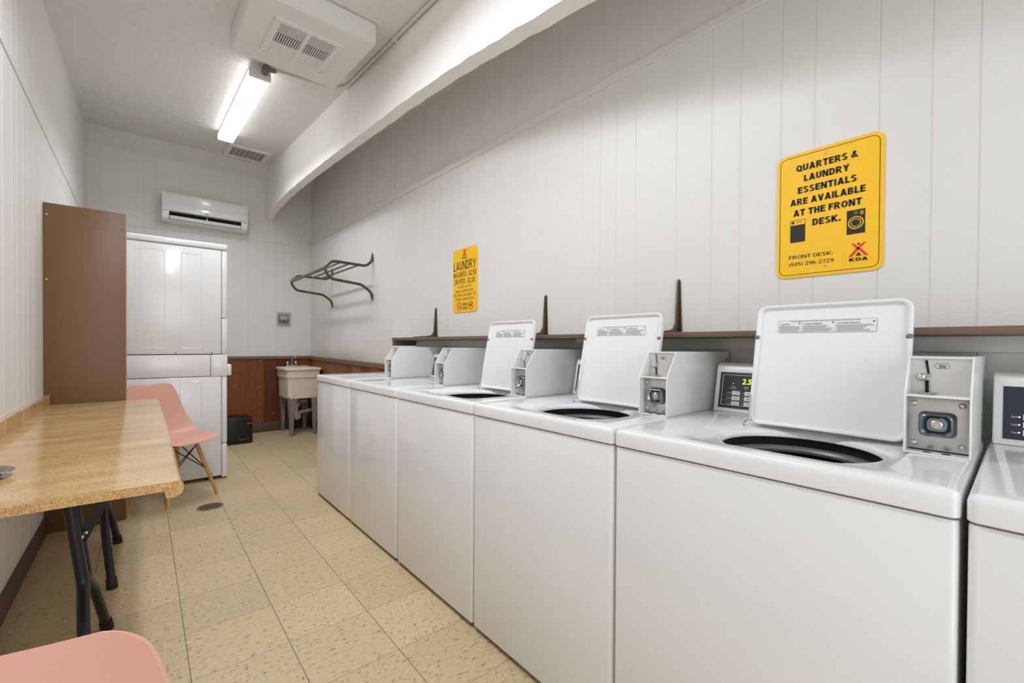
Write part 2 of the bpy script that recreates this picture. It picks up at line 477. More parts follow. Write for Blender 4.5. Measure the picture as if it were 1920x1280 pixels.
def text_bm(items):
    """items: (string, left point, right point, baseline-to-cap height, up, bold, lift); fitted text meshes merged"""
    mb = MB()
    for s, L, R_, h, up, bold, nrm in items:
        cu = bpy.data.curves.new('txt', 'FONT'); cu.body = s; cu.size = 1.0; cu.offset = bold; cu.resolution_u = 3
        to = bpy.data.objects.new('txt', cu); COL.objects.link(to)
        dg = bpy.context.evaluated_depsgraph_get()
        me = bpy.data.meshes.new_from_object(to.evaluated_get(dg))
        bpy.data.objects.remove(to); bpy.data.curves.remove(cu)
        xs = [v.co.x for v in me.vertices]
        if not xs: continue
        x0, x1 = min(xs), max(xs)
        L, R_, up, nrm = Vector(L), Vector(R_), Vector(up), Vector(nrm)
        d = (R_ - L); cap = 0.73
        for v in me.vertices:
            v.co = L + d * ((v.co.x - x0) / (x1 - x0)) + up * (v.co.y / cap * h) + nrm
        mb.bm.from_mesh(me); bpy.data.meshes.remove(me)
    return mb

# ------------------------------------------------------------------ room shell
XL, XR, YB, YF = -0.45, 1.775, 6.40, -1.40
def ceil_z(y): return 2.83 + 0.088 * y if y <= 6.2 else 3.3756 - (y - 6.2) * 0.6
struct('floor', MB().box(XL - 0.1, XR + 0.1, YF - 1.2, YB + 0.1, -0.1, 0), 'floor_tile')

def grooved(u0, u1, marks, gw=0.006, gd=0.0022):
    """profile (u, depth) of a panelled wall between u0 and u1: plain boards with routed grooves"""
    pts = [(u0, 0)]
    for g in sorted(marks):
        if u0 + 0.02 < g < u1 - 0.02: pts += [(g - gw / 2, 0), (g - gw / 4, gd), (g + gw / 4, gd), (g + gw / 2, 0)]
    return pts + [(u1, 0)]
PATTERN = [0.09, 0.187, 0.308, 0.482, 0.585, 0.726, 0.839, 0.992, 1.198]
MARKS = [p + 1.2192 * n_ for n_ in range(-3, 6) for p in PATTERN]
def side_wall(name, x, sgn, marks):
    pr = grooved(YF, YB, marks)
    pts = [(x + sgn * d, u) for u, d in pr] + [(x + sgn * 0.1, YB), (x + sgn * 0.1, YF)]
    mb = MB(); mb.prism([(a, b) for a, b in pts], 'z', 0, 3.6)
    return struct(name, mb, 'wall_paint')
side_wall('wall_left', XL, -1, [p + 0.05 for p in MARKS])
side_wall('wall_right', XR, 1, MARKS)
pr = grooved(XL, XR, [p + 0.03 for p in MARKS], gw=0.005, gd=0.0022)
mb = MB(); mb.prism([(u, YB + d) for u, d in pr] + [(XR, YB + 0.1), (XL, YB + 0.1)], 'z', 0, 3.6)
struct('wall_back', mb, 'wall_paint')
# the wall behind the camera, with the wide open entrance
mb = MB()
mb.box(XL, -0.4, YF - 0.1, YF, 0, 3.4); mb.box(1.5, XR, YF - 0.1, YF, 0, 3.4); mb.box(-0.4, 1.5, YF - 0.1, YF, 2.35, 3.4)
struct('wall_front', mb, 'wall_paint')

# sloping plank ceiling that turns down at the far wall: grooves every 127 mm
mb = MB()
ys = []
y = 1.609 - 0.127 * 24
while y < 6.19: ys.append(y); y += 0.127
prof = [(YF - 0.05, ceil_z(YF - 0.05))]
for g in ys:
    if g > YF: prof += [(g - 0.004, ceil_z(g - 0.004)), (g, ceil_z(g) + 0.005), (g + 0.004, ceil_z(g + 0.004))]
prof += [(6.2, ceil_z(6.2)), (6.295, ceil_z(6.295)), (6.30, ceil_z(6.30) + 0.004), (6.305, ceil_z(6.305)), (YB + 0.05, ceil_z(YB + 0.05))]
mb.prism(prof + [(YB + 0.05, 3.7), (YF - 0.05, 3.7)], 'x', XL - 0.02, XR + 0.02)
struct('ceiling', mb, 'ceiling_paint')

# laminated beam with the arched underside
low = [(-1.40, 1.86), (-0.6, 2.11), (0.2, 2.285), (1.146, 2.452), (1.87, 2.562), (2.464, 2.625), (2.994, 2.665), (3.387, 2.697), (3.964, 2.738), (4.676, 2.782), (5.2, 2.805), (5.575, 2.812), (6.0, 2.80), (6.2, 2.785), (6.40, 2.755)]
def low_z(y):
    for (a, za), (b, zb) in zip(low, low[1:]):
        if a <= y <= b:
            t = (y - a) / (b - a); return za + (zb - za) * t
bm_pts = []
N = 130
for i in range(N + 1):
    y = YF + (YB - YF) * i / N
    jag = 0.004 * math.sin(i * 1.7) * math.sin(i * 0.37) + random.uniform(-0.0015, 0.0015)
    bm_pts.append((y, low_z(y) + jag))
mb = MB(); mb.prism(bm_pts + [(YB, 3.5), (YF, 3.5)], 'x', 1.215, 1.295)
struct('ceiling_beam', mb, 'beam_paint')

# battens over the panel joints of the three walls
def bar(p0, p1, w, h, nrm, mat_name, name, dz=0):
    """strip with its lower edge from p0 to p1, height h, thickness w along nrm"""
    p0, p1, nv = Vector(p0), Vector(p1), Vector(nrm)
    mb = MB(); b = bmesh.new()
    q = []
    for p in (p0, p1):
        q.append([b.verts.new(p), b.verts.new(p + nv * w), b.verts.new(p + nv * w + Vector((0, 0, h))), b.verts.new(p + Vector((0, 0, h)))])
    for i in range(4): b.faces.new((q[0][i], q[0][(i + 1) % 4], q[1][(i + 1) % 4], q[1][i]))
    b.faces.new(q[0]); b.faces.new(q[1])
    bmesh.ops.recalc_face_normals(b, faces=b.faces)
    bmesh.ops.bevel(b, geom=list(b.edges), offset=min(w, h) * 0.2, segments=1, affect='EDGES')
    mb.take(b)
    return struct(name, mb, mat_name)
bar((XR, YF, 2.405), (XR, YB, 2.505), 0.012, 0.04, (-1, 0, 0), 'trim_paint', 'trim_1')
bar((XL, YB, 2.425), (1.735, YB, 2.478), 0.008, 0.035, (0, -1, 0), 'trim_paint', 'trim_2')
bar((XL, YF, 2.392), (XL, YB, 2.40), 0.006, 0.03, (1, 0, 0), 'trim_paint', 'trim_3')

SCREWS = [(1.151, z_) for z_ in (0.922, 0.779, 0.586, 0.483, 0.366, 0.235, 0.135)] + [(1.306, 0.234), (1.08, 0.173), (0.882, 0.608)]
# wainscot: ribbed boards on the far wall, flat planks on the washer wall, capped by a brown rail
mb = MB()
marks = [XL + 0.03 + 0.0235 * i for i in range(95)]
pr = grooved(0.5, XR, marks, gw=0.012, gd=0.005)
mb.prism([(u, YB - 0.014 + d) for u, d in pr] + [(XR, YB), (0.5, YB)], 'z', 0, 0.955)
struct('trim_4', mb, 'wainscot_ribbed')
mb = MB()
pr = grooved(3.44, YB - 0.015, [3.6 + 0.24 * i for i in range(12)], gw=0.008, gd=0.005)
mb.prism([(XR - 0.014 + d, u) for u, d in pr] + [(XR, YB - 0.015), (XR, 3.44)], 'z', 0, 0.945)
struct('trim_5', mb, 'wainscot_plank')
for x_, z_ in SCREWS: obj('screw', MB().dome((x_, YB - 0.0145, z_), (0, -1, 0), 0.006, 0.003, 10, 3), 'vinyl_dot', bpy.data.objects['trim_4'])
bar((0.5, YB, 0.945), (XR, YB, 0.94), 0.035, 0.04, (0, -1, 0), 'cap_brown', 'trim_6')
bar((XR, 3.44, 0.905), (XR, YB - 0.03, 0.93), 0.035, 0.05, (-1, 0, 0), 'cap_brown', 'trim_7')
mb = MB(); mb.box(0.45, XR - 0.02, YB - 0.028, YB - 0.0135, 0, 0.125, 0.004)
struct('baseboard_back', mb, 'base_brown')
mb = MB(); mb.box(XL, XL + 0.014, YF, 3.76, 0, 0.105, 0.004)
struct('baseboard_left', mb, 'base_brown')
mb = MB(); mb.box(XR - 0.028, XR - 0.0135, 3.6, YB - 0.03, 0, 0.11, 0.004)
struct('baseboard_right', mb, 'base_brown')

# ------------------------------------------------------------------ ceiling fixtures
def slope_box(mb, x0, x1, y0, y1, d0, d1, bev=0.0, seg=2):
    """box hung under the sloping ceiling between drops d0 (upper) and d1 (lower)"""
    b = bmesh.new(); v = []
    for y in (y0, y1):
        for x in (x0, x1):
            for d in (d0, d1): v.append(b.verts.new((x, y, 2.83 + 0.088 * y - d)))
    a = v
    for q in ((0, 2, 3, 1), (4, 5, 7, 6), (0, 1, 5, 4), (2, 6, 7, 3), (0, 4, 6, 2), (1, 3, 7, 5)): b.faces.new([a[i] for i in q])
    bmesh.ops.recalc_face_normals(b, faces=b.faces)
    if bev: bmesh.ops.bevel(b, geom=list(b.edges), offset=bev, segments=seg, affect='EDGES')
    return mb.take(b)
lt = thing('ceiling_light', 'lit white fluorescent tube fixture on the plank ceiling by the beam', 'ceiling light', (0.65, 4.44, ceil_z(4.44)))
obj('housing', slope_box(MB(), 0.590, 0.710, 3.585, 5.32, 0.0, 0.028, 0.004), 'vent_white', lt)
obj('diffuser', slope_box(MB(), 0.582, 0.716, 3.612, 4.725, 0.028, 0.092, 0.012, 3), 'lens_glow', lt)
obj('diffuser', slope_box(MB(), 0.582, 0.716, 4.738, 5.30, 0.028, 0.092, 0.012, 3), 'lens_glow', lt)
obj('end_cap', slope_box(MB(), 0.580, 0.718, 3.585, 3.611, 0.028, 0.094, 0.004), 'vent_white', lt)
obj('end_cap', slope_box(MB(), 0.580, 0.718, 5.301, 5.32, 0.028, 0.094, 0.004), 'vent_white', lt)

zc = ceil_z(3.5)
cb = thing('electrical_conduit', 'painted metal conduit running along the beam top to the lit ceiling fixture', 'conduit', (1.19, 1.5, ceil_z(1.5)))
path = [(1.196, -0.8, ceil_z(-0.8) - 0.014), (1.196, 3.46, ceil_z(3.46) - 0.014), (0.70, 3.535, ceil_z(3.535) - 0.022)]
obj('pipe', MB().tube(fillet(path, 0.16, 10), 0.010, 10), 'conduit_paint', cb)
obj('connector', MB().tube([(0.74, 3.53, zc - 0.024), (0.70, 3.535, zc - 0.029), (0.688, 3.537, zc - 0.029)], [0.013, 0.017, 0.017], 12).tube([(0.676, 3.583, zc - 0.032), (0.676, 3.515, zc - 0.032)], 0.024, 16), 'fitting_grey', cb)
for yy in (2.55,):
    obj('strap', MB().box(1.182, 1.2145, yy, yy + 0.016, ceil_z(yy) - 0.028, ceil_z(yy) - 0.0005, 0.002), 'conduit_paint', cb)

du = thing('duct_enclosure', 'large shallow white box on the ceiling with a louvred register', 'ceiling vent', (0.75, 2.9, ceil_z(2.9)))
obj('box', slope_box(MB(), 0.425, 1.062, 2.52, 3.262, 0.002, 0.128, 0.006), 'vent_white', du)
gr = obj('register', None or (lambda mb: (slope_box(mb, 0.555, 0.925, 2.672, 2.70, 0.124, 0.138, 0.003), slope_box(mb, 0.555, 0.925, 3.06, 3.088, 0.124, 0.138, 0.003), slope_box(mb, 0.555, 0.592, 2.68, 3.08, 0.124, 0.1375, 0.003), slope_box(mb, 0.888, 0.925, 2.68, 3.08, 0.124, 0.1375, 0.003), slope_box(mb, 0.73, 0.75, 2.68, 3.08, 0.124, 0.137), mb)[-1])(MB()), 'vent_white', du)
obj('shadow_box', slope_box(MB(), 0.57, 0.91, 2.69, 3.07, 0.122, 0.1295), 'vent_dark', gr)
for xa, xb in ((0.592, 0.73), (0.75, 0.888)):
    for j in range(7):   # near bank: slats across
        y0 = 2.705 + 0.0165 * j
        obj('slat', slope_box(MB(), xa, xb, y0, y0 + 0.0048, 0.129, 0.136), 'vent_white', gr)
    for j in range(11):  # middle bank: slats along
        x0 = xa + 0.003 + 0.0126 * j
        obj('slat', slope_box(MB(), x0, x0 + 0.0055, 2.82, 2.932, 0.129, 0.136), 'vent_white', gr)
    obj('slat', slope_box(MB(), xa, xb, 2.93, 2.945, 0.129, 0.1365), 'vent_white', gr)
    for j in range(8):   # far bank: slats across, angled shut
        y0 = 2.948 + 0.0138 * j
        obj('slat', slope_box(MB(), xa, xb, y0, y0 + 0.0118, 0.129, 0.134 + 0.002 * (j % 2)), 'vent_white', gr)
for x, y in ((0.575, 2.686), (0.905, 2.686), (0.575, 3.074), (0.905, 3.074)):
    z = ceil_z(y) - 0.138
    obj('screw', MB().dome((x, y, z), (0, 0, -1), 0.006, 0.003), 'chrome', gr)

rv = thing('return_grille', 'small filter grille on the ceiling beyond the lit fixture', 'ceiling vent', (0.92, 5.85, ceil_z(5.85)))
mb = MB()
slope_box(mb, 0.715, 1.13, 5.60, 5.65, 0.001, 0.026, 0.004); slope_box(mb, 0.715, 1.13, 6.02, 6.07, 0.001, 0.026, 0.004)
slope_box(mb, 0.715, 0.76, 5.62, 6.05, 0.001, 0.0255, 0.004); slope_box(mb, 1.085, 1.13, 5.62, 6.05, 0.001, 0.0255, 0.004)
obj('frame', mb, 'vent_white', rv)
obj('filter', slope_box(MB(), 0.75, 1.09, 5.64, 6.03, 0.001, 0.012), 'filter_grey', rv)
for j in range(6):
    x0 = 0.805 + 0.047 * j
    obj('wire', slope_box(MB(), x0, x0 + 0.004, 5.645, 6.025, 0.012, 0.016), 'vent_white', rv)

# ------------------------------------------------------------------ air conditioner on the far wall
ac = thing('air_conditioner', 'white wall-mounted split air conditioner high on the far wall', 'air conditioner', (0.575, YB, 2.67))
prof = [(6.398, 2.835), (6.235, 2.838), (6.214, 2.832), (6.206, 2.81), (6.203, 2.76), (6.197, 2.71), (6.188, 2.685), (6.186, 2.66), (6.188, 2.63), (6.196, 2.622)]
body = [(6.398, 2.60), (6.398, 2.515)] + [(6.30, 2.515), (6.245, 2.522), (6.22, 2.54)] + [(6.206, 2.565), (6.196, 2.622)]
obj('front_panel', MB().prism(prof + [(6.398, 2.622)], 'x', 0.163, 0.987, 0.003), 'ac_plastic', ac, 50)
mb = MB()
end = [(6.398, 2.62), (6.198, 2.62), (6.2, 2.59), (6.212, 2.545), (6.235, 2.525), (6.29, 2.516), (6.398, 2.516)]
mb.prism(end, 'x', 0.163, 0.228, 0.002); mb.prism(end, 'x', 0.922, 0.987, 0.002)
mb.prism([(6.397, 2.62), (6.31, 2.62), (6.31, 2.53), (6.397, 2.53)], 'x', 0.2285, 0.9215)
mb.prism([(6.398, 2.532), (6.225, 2.534), (6.235, 2.525), (6.29, 2.516), (6.398, 2.516)], 'x', 0.228, 0.922)
obj('casing', mb, 'ac_plastic', ac, 50)
obj('outlet', MB().prism([(6.31, 2.62), (6.245, 2.62), (6.29, 2.58), (6.30, 2.533), (6.31, 2.533)], 'x', 0.228, 0.922), 'ac_dark', ac)
obj('louver', MB().prism([(6.199, 2.572), (6.203, 2.575), (6.226, 2.537), (6.214, 2.537)], 'x', 0.234, 0.916, 0.001), 'ac_plastic', ac)
obj('louver_arm', MB().box(0.572, 0.58, 6.195, 6.25, 2.568, 2.60, 0.002), 'ac_plastic', ac)
nrm = (0, -0.0012, 0)
obj('logo', text_bm([('LG', (0.582, 6.187, 2.637), (0.605, 6.187, 2.637), 0.011, (0, 0, 1), 0.01, nrm)]).cyl((0.572, 6.19, 2.6425), (0.572, 6.1852, 2.6425), 0.0075), 'print_grey', ac)
obj('lettering', text_bm([('DUAL Inverter', (0.895, 6.188, 2.635), (0.957, 6.188, 2.635), 0.007, (0, 0, 1), 0.0, nrm)]), 'print_grey', ac)
obj('energy_badge', MB().cyl((0.93, 6.198, 2.70), (0.93, 6.1935, 2.70), 0.012), 'print_white', ac)

# ------------------------------------------------------------------ brown plywood partition and stacked dryers
pt = thing('plywood_partition', 'tall brown painted plywood divider standing at the end of the counter', 'partition', (-0.27, 3.77, 0))
mb = MB(); mb.box(XL, -0.083, 3.765, 3.783, 0.002, 1.975, 0.0015)
obj('board', mb, 'brown_board', pt)
obj('backing_stud', MB().box(XL, -0.079, 3.7835, 3.822, 0.002, 1.90, 0.002), 'board_edge', pt)
for x, z in ((-0.434, 1.905), (-0.436, 1.52)):
    obj('screw', MB().dome((x, 3.765, z), (0, -1, 0), 0.006, 0.0025), 'brass', pt)
for x, z in ((-0.39, 1.94), (-0.28, 1.93), (-0.165, 1.925), (-0.102, 1.87), (-0.102, 1.62)):
    obj('nail', MB().dome((x, 3.7651, z), (0, -1, 0), 0.004, 0.001), 'base_brown', pt)

dy = thing('stacked_dryer', 'tall white stacked dryer unit seen from its side behind the pink chair', 'dryer', (0.2, 4.73, 0))
DX0, DX1, DY0, DY1 = -0.20, 0.548, 4.385, 5.07
fx0 = 0.508
obj('lower_body', MB().box(DX0, fx0 - 0.002, DY0, DY1, 0.03, 0.868, 0.008), 'dryer_enamel', dy)
obj('lower_front', MB().box(fx0, DX1, DY0, DY1, 0.302, 0.868, 0.012, 3), 'dryer_enamel', dy)
obj('toe_panel', MB().box(fx0, DX1, DY0, DY1, 0.012, 0.298, 0.012, 3), 'dryer_enamel', dy)
obj('control_band', MB().box(DX0, 0.43, DY0 + 0.001, DY1, 0.872, 1.05, 0.006).box(0.432, DX1 + 0.002, DY0 - 0.002, DY1, 0.868, 1.05, 0.008), 'dryer_enamel', dy)
obj('handle', MB().box(DX1, DX1 + 0.032, DY0 + 0.006, DY0 + 0.30, 0.872, 0.965, 0.01, 3), 'white_plastic', dy)
obj('upper_body', MB().box(DX0, fx0 - 0.002, DY0, DY1, 1.056, 1.925, 0.008), 'dryer_enamel', dy)
obj('upper_front', MB().prism([(fx0, 1.358), (DX1, 1.358), (DX1, 1.925), (fx0, 1.925)], 'y', DY0, DY1, 0.008), 'dryer_enamel', dy)
obj('upper_front', MB().prism([(fx0, 1.056), (DX1 - 0.018, 1.056), (DX1, 1.09), (DX1, 1.353), (fx0, 1.353)], 'y', DY0, DY1, 0.006), 'dryer_enamel', dy)
obj('top_cap', MB().box(DX0, DX1 + 0.003, DY0 - 0.003, DY1, 1.931, 1.978, 0.012, 3), 'dryer_enamel', dy)
obj('foot', MB().cyl((0.42, DY0 + 0.05, 0), (0.42, DY0 + 0.05, 0.035), 0.02), 'rubber_black', dy)
obj('foot', MB().cyl((-0.1, DY0 + 0.05, 0), (-0.1, DY0 + 0.05, 0.035), 0.02), 'rubber_black', dy)
def emboss(x0, x1, z0, z1, t=0.005):
    """pressed outline rib on the side sheet"""
    mb = MB()
    pts = rrect(x0, x1, z0, z1, 0.012, 4)
    L = [[(p[0], DY0 - 0.0005, p[1]) for p in pts]]
    for off, d in ((0.0, 0.0), (0.003, 0.0025), (0.006, 0.0)):
        L.append([(p[0], DY0 + 0.0006 - d, p[1]) for p in rrect(x0 + off, x1 - off, z0 + off, z1 - off, max(0.012 - off, 0.004), 4)])
    return mb.loops(L[1:])
for a in ((-0.02, 0.135, 1.10, 1.88), (0.235, 0.375, 1.10, 1.875), (-0.02, 0.135, 0.10, 0.82), (0.225, 0.375, 0.10, 0.835)):
    obj('pressed_rib', emboss(*a), 'dryer_enamel', dy)
cpts = [[(0.055 + r * math.cos(t), DY0 + 0.0006 - d, 1.16 + r * math.sin(t)) for t in [2 * PI * i / 32 for i in range(32)]] for r, d in ((0.05, 0), (0.047, 0.002), (0.044, 0))]
obj('knockout', MB().loops(cpts), 'dryer_enamel', dy)
obj('screw', MB().dome((0.2, DY0 + 0.001, 1.068), (0, -1, 0), 0.006, 0.003), 'fitting_grey', dy)
obj('screw', MB().dome((0.44, DY0, 1.068), (0, -1, 0), 0.006, 0.003), 'fitting_grey', dy)
obj('screw', MB().dome((0.44, DY0, 0.055), (0, -1, 0), 0.006, 0.003), 'fitting_grey', dy)

# ------------------------------------------------------------------ folding counter along the left wall
tb = thing('folding_counter', 'tan laminate counter with a raw particle board end on black folding legs', 'table', (-0.18, 2.62, 0))
T0, T1, TZ = 1.49, 3.762, 0.772
def top_prof():
    pts = [(XL + 0.002, TZ - 0.022), (XL + 0.002, TZ), (0.070, TZ)]
    for i in range(1, 7):
        a = PI / 2 - PI / 2 * i / 6
        pts.append((0.070 + 0.016 * math.cos(a), TZ - 0.016 + 0.016 * math.sin(a)))
    for i in range(1, 7):
        a = -PI / 2 * i / 6
        pts.append((0.064 + 0.022 * math.cos(a), TZ - 0.022 + 0.022 * math.sin(a)))
    pts += [(0.048, TZ - 0.044), (0.044, TZ - 0.024)]
    return pts
mb = MB(); mb.prism(top_prof(), 'y', T0, T1)
me_o = obj('tabletop', mb, ['laminate', 'particle_board'], tb, 40)
for p_ in me_o.data.polygons:
    if abs(p_.normal.y) > 0.9 or p_.normal.z < -0.9: p_.material_index = 1
mb = MB(); mb.box(XL + 0.002, XL + 0.028, T0, T1, TZ + 0.0005, 0.832, 0.008, 3, edges=lambda a, b: a.x > XL + 0.02 and b.x > XL + 0.02 and a.z > 0.8 and b.z > 0.8)
obj('backsplash', mb, 'laminate', tb)
obj('backsplash_ledge', MB().box(XL + 0.0005, XL + 0.0018, T0, T1, TZ, 0.835), 'trim_paint', tb)
def leg_x(z): return -0.2 + (0.742 - z) / 0.742 * 0.09
for yc in (2.063, 3.047):
    fr = obj('leg_frame', MB().box(-0.25, -0.16, yc - 0.16, yc + 0.16, TZ - 0.030, TZ - 0.0222, 0.001).box(-0.06, -0.03, yc - 0.02, yc + 0.02, TZ - 0.06, TZ - 0.0222, 0.002), 'black_leg', tb)
    for s in (-1, 1):
        pts = [(leg_x(0.742), yc + s * 0.042, 0.742), (leg_x(0.345), yc + s * 0.047, 0.345), (leg_x(0.26), yc + s * 0.17, 0.25), (leg_x(0.0), yc + s * 0.302, 0.012)]
        obj('leg', MB().tube(fillet(pts, [0, 0.05, 0.16, 0], 6), 0.0165, 14), 'black_leg', fr)
        d = (Vector(pts[3]) - Vector(pts[2])).normalized()
        e = Vector(pts[3])
        obj('foot_cap', MB().tube([e - d * 0.035, e + d * 0.004], [0.020, 0.021], 16).tube([e - d * 0.002, Vector((e.x, e.y, 0.0005))], [0.021, 0.0205], 16), 'rubber_black', fr)
        obj('bolt', MB().dome((leg_x(0.5) + 0.017, yc + s * 0.043, 0.50), (1, -0.4, 0), 0.007, 0.004), 'chrome', fr)
    za = 0.36
    obj('cross_brace', MB().tube([(leg_x(za) + 0.003, yc - 0.047, 0.36), (leg_x(0.42), yc, 0.43), (leg_x(za) + 0.003, yc + 0.09, 0.33)], 0.006, 8), 'black_leg', fr)
    # folding stay from the frame up to the top
    a, b_ = Vector((leg_x(0.5) + 0.018, yc + 0.0, 0.49)), Vector((-0.045, yc + 0.0, TZ - 0.045))
    mb = MB(); dirv = (b_ - a).normalized(); side = Vector((0, 1, 0)); up_ = dirv.cross(side)
    bb = bmesh.new(); vs = []
    for p in (a - dirv * 0.02, b_ + dirv * 0.015):
        for sy, sz in ((-0.002, -0.014), (0.002, -0.014), (0.002, 0.014), (-0.002, 0.014)): vs.append(bb.verts.new(p + side * sy + up_ * sz))
    for i in range(4): bb.faces.new((vs[i], vs[(i + 1) % 4], vs[4 + (i + 1) % 4], vs[4 + i]))
    bb.faces.new(vs[:4]); bb.faces.new(vs[4:]); bmesh.ops.recalc_face_normals(bb, faces=bb.faces)
    mb.take(bb)
    obj('folding_stay', mb, 'black_leg', fr)
    for t_ in (0.01, 0.13): obj('pin', MB().dome(a + side * -0.002 + dirv * t_, -side, 0.007, 0.004), 'chrome', fr)

ds = thing('metal_dish', 'small round pewter dish on the counter at the left picture edge', 'dish', (-0.346, 1.835, TZ + 0.0004))
prof = [(0.0, 0.003), (0.03, 0.003), (0.043, 0.009), (0.048, 0.014), (0.052, 0.017), (0.070, 0.0195), (0.072, 0.018), (0.070, 0.016), (0.053, 0.013), (0.046, 0.004), (0.04, 0.0005), (0.0, 0.0005)]
obj('bowl', MB().lathe(prof, (-0.346, 1.835, TZ + 0.0004)), 'dish_metal', ds)

# ------------------------------------------------------------------ pink shell chairs
def make_chair(label, loc, rz):
    t = thing('shell_chair', label, 'chair', loc, 'pink shell chairs', rz)
    # chair frame: +y is forward, seat centre above the origin
    SP = [(0.235, 0.425), (0.222, 0.438), (0.18, 0.446), (0.10, 0.440), (0.02, 0.432), (-0.06, 0.428), (-0.12, 0.438), (-0.165, 0.468), (-0.195, 0.53), (-0.218, 0.61), (-0.238, 0.70), (-0.252, 0.77), (-0.262, 0.815), (-0.268, 0.828)]
    HW = [0.10, 0.165, 0.205, 0.228, 0.235, 0.236, 0.234, 0.230, 0.217, 0.200, 0.184, 0.168, 0.146, 0.105]
    UPC = [0.0, 0.0, 0.004, 0.012, 0.022, 0.034, 0.05, 0.062, 0.055, 0.042, 0.034, 0.028, 0.02, 0.012]
    def interp(arr, s):
        q = s * (len(arr) - 1); i = min(int(q), len(arr) - 2); f = q - i
        a0 = arr[max(i - 1, 0)]; a1 = arr[i]; a2 = arr[i + 1]; a3 = arr[min(i + 2, len(arr) - 1)]
        def cr(p0, p1, p2, p3): return 0.5 * (2 * p1 + (p2 - p0) * f + (2 * p0 - 5 * p1 + 4 * p2 - p3) * f * f + (3 * p1 - p0 - 3 * p2 + p3) * f ** 3)
        if isinstance(a1, tuple): return tuple(cr(*z) for z in zip(a0, a1, a2, a3))
        return cr(a0, a1, a2, a3)
    def fn(u, v):
        c = interp(SP, u); e = 0.02
        c0, c1 = interp(SP, max(u - e, 0)), interp(SP, min(u + e, 1))
        tn = Vector((0, c1[0] - c0[0], c1[1] - c0[1])).normalized()
        nv = Vector((0, -tn.z, tn.y)) * -1   # towards the sitter
        if nv.z < 0 and u < 0.4: nv = -nv
        if u >= 0.4 and nv.y < 0: nv = -nv
        s = v * 2 - 1
        w = interp(HW, u); cup = interp(UPC, u)
        lift = cup * abs(s) ** 2.4
        return Vector((s * w, c[0], c[1])) + nv * lift
    o = obj('shell', MB().grid(fn, 84, 28, 0.005), 'pink_shell', t, 60, local=True)
    tops = {}
    for sx in (-1, 1):
        for sy in (-1, 1):
            top = Vector((sx * 0.085, 0.01 + sy * 0.10, 0.405)); foot = Vector((sx * 0.178, -0.0 + sy * 0.203, 0.0))
            tops[(sx, sy)] = (top, foot)
            lg = obj('leg', MB().tube([top, top.lerp(foot, 0.25), top.lerp(foot, 0.985), foot], [0.0125, 0.014, 0.0105, 0.009], 14), 'wood_leg', t, local=True)
            obj('glide', MB().tube([foot + Vector((0, 0, 0.006)), foot + Vector((0, 0, 0.0005))], 0.0098, 12), 'pvc', lg, local=True)
    def rod(a, b): return MB().tube([a, b], 0.0035, 8)
    for (a, b) in (((-1, 1), (1, 1)), ((-1, -1), (1, -1)), ((-1, -1), (-1, 1)), ((1, -1), (1, 1))):
        A, B = tops[a], tops[b]
        obj('wire_brace', rod(A[0].lerp(A[1], 0.03), B[0].lerp(B[1], 0.5)), 'black_wire', t, local=True)
        obj('wire_brace', rod(B[0].lerp(B[1], 0.03), A[0].lerp(A[1], 0.5)), 'black_wire', t, local=True)
    mb = MB()
    for (a, b) in (((-1, 1), (1, -1)), ((1, 1), (-1, -1))): mb.tube([tops[a][0] + Vector((0, 0, 0.0)), tops[b][0]], 0.006, 8)
    for q in tops.values(): mb.cyl(q[0] + Vector((0, 0, -0.004)), q[0] + Vector((0, 0, 0.028)), 0.014)
    obj('seat_mount', mb, 'black_wire', t, local=True)
    return t
make_chair('pink shell chair with wooden legs in front of the white stacked dryer', (0.173, 4.042, 0), math.atan2(-0.85, 0.53) - PI / 2)
make_chair('pink shell chair at the bottom picture edge, only its rounded backrest showing', (-0.188, 0.412, 0), math.atan2(-0.98, -0.2) - PI / 2)

# ------------------------------------------------------------------ floor drain
fd = thing('floor_drain', 'round bronze slotted drain cover set in the tile floor', 'floor drain', (0.36, 3.68, 0))
mb = MB(); prof = [(0.068, 0.0), (0.078, 0.0), (0.078, 0.003), (0.075, 0.0045), (0.069, 0.0045), (0.068, 0.003)]
obj('rim', mb.lathe(prof + prof[:1], (0.36, 3.68, 0), 40, False), 'drain_bronze', fd)
obj('sump', MB().cyl((0.36, 3.68, 0.0002), (0.36, 3.68, 0.0008), 0.069, seg=32), 'gap_dark', fd)
mb = MB()
for j in range(11):
    xx = -0.06 + 0.012 * j; hl = math.sqrt(max(0.069 ** 2 - xx * xx, 0))
    mb.box(0.36 + xx - 0.0024, 0.36 + xx + 0.0024, 3.68 - hl, 3.68 + hl, 0.0005, 0.0036)
obj('grate', mb, 'drain_bronze', fd)

# ------------------------------------------------------------------ laundry sink in the corner
sk = thing('laundry_sink', 'cream plastic utility sink on grey steel legs in the far corner', 'sink', (1.54, 6.08, 0))
SX0, SX1, SY0, SY1 = 1.325, 1.745, 5.80, 6.355
def ring(x0, x1, y0, y1, z, r=0.03): return [(p[0], p[1], z) for p in rrect(x0, x1, y0, y1, r, 5)]
def inset(i, z, r=0.03): return ring(SX0 + i, SX1 - i, SY0 + i, SY1 - i, z, r)
L = [inset(0.040, 0.462), inset(0.034, 0.468), inset(0.026, 0.72), inset(0.024, 0.722), inset(0.014, 0.725), inset(0.014, 0.818)]
obj('basin', MB().loops(L + [inset(0.04, 0.815), ring(SX0 + 0.05, SX1 - 0.05, SY0 + 0.05, SY1 - 0.12, 0.80), ring(SX0 + 0.07, SX1 - 0.07, SY0 + 0.07, SY1 - 0.14, 0.49)], True, True), 'sink_plastic', sk)
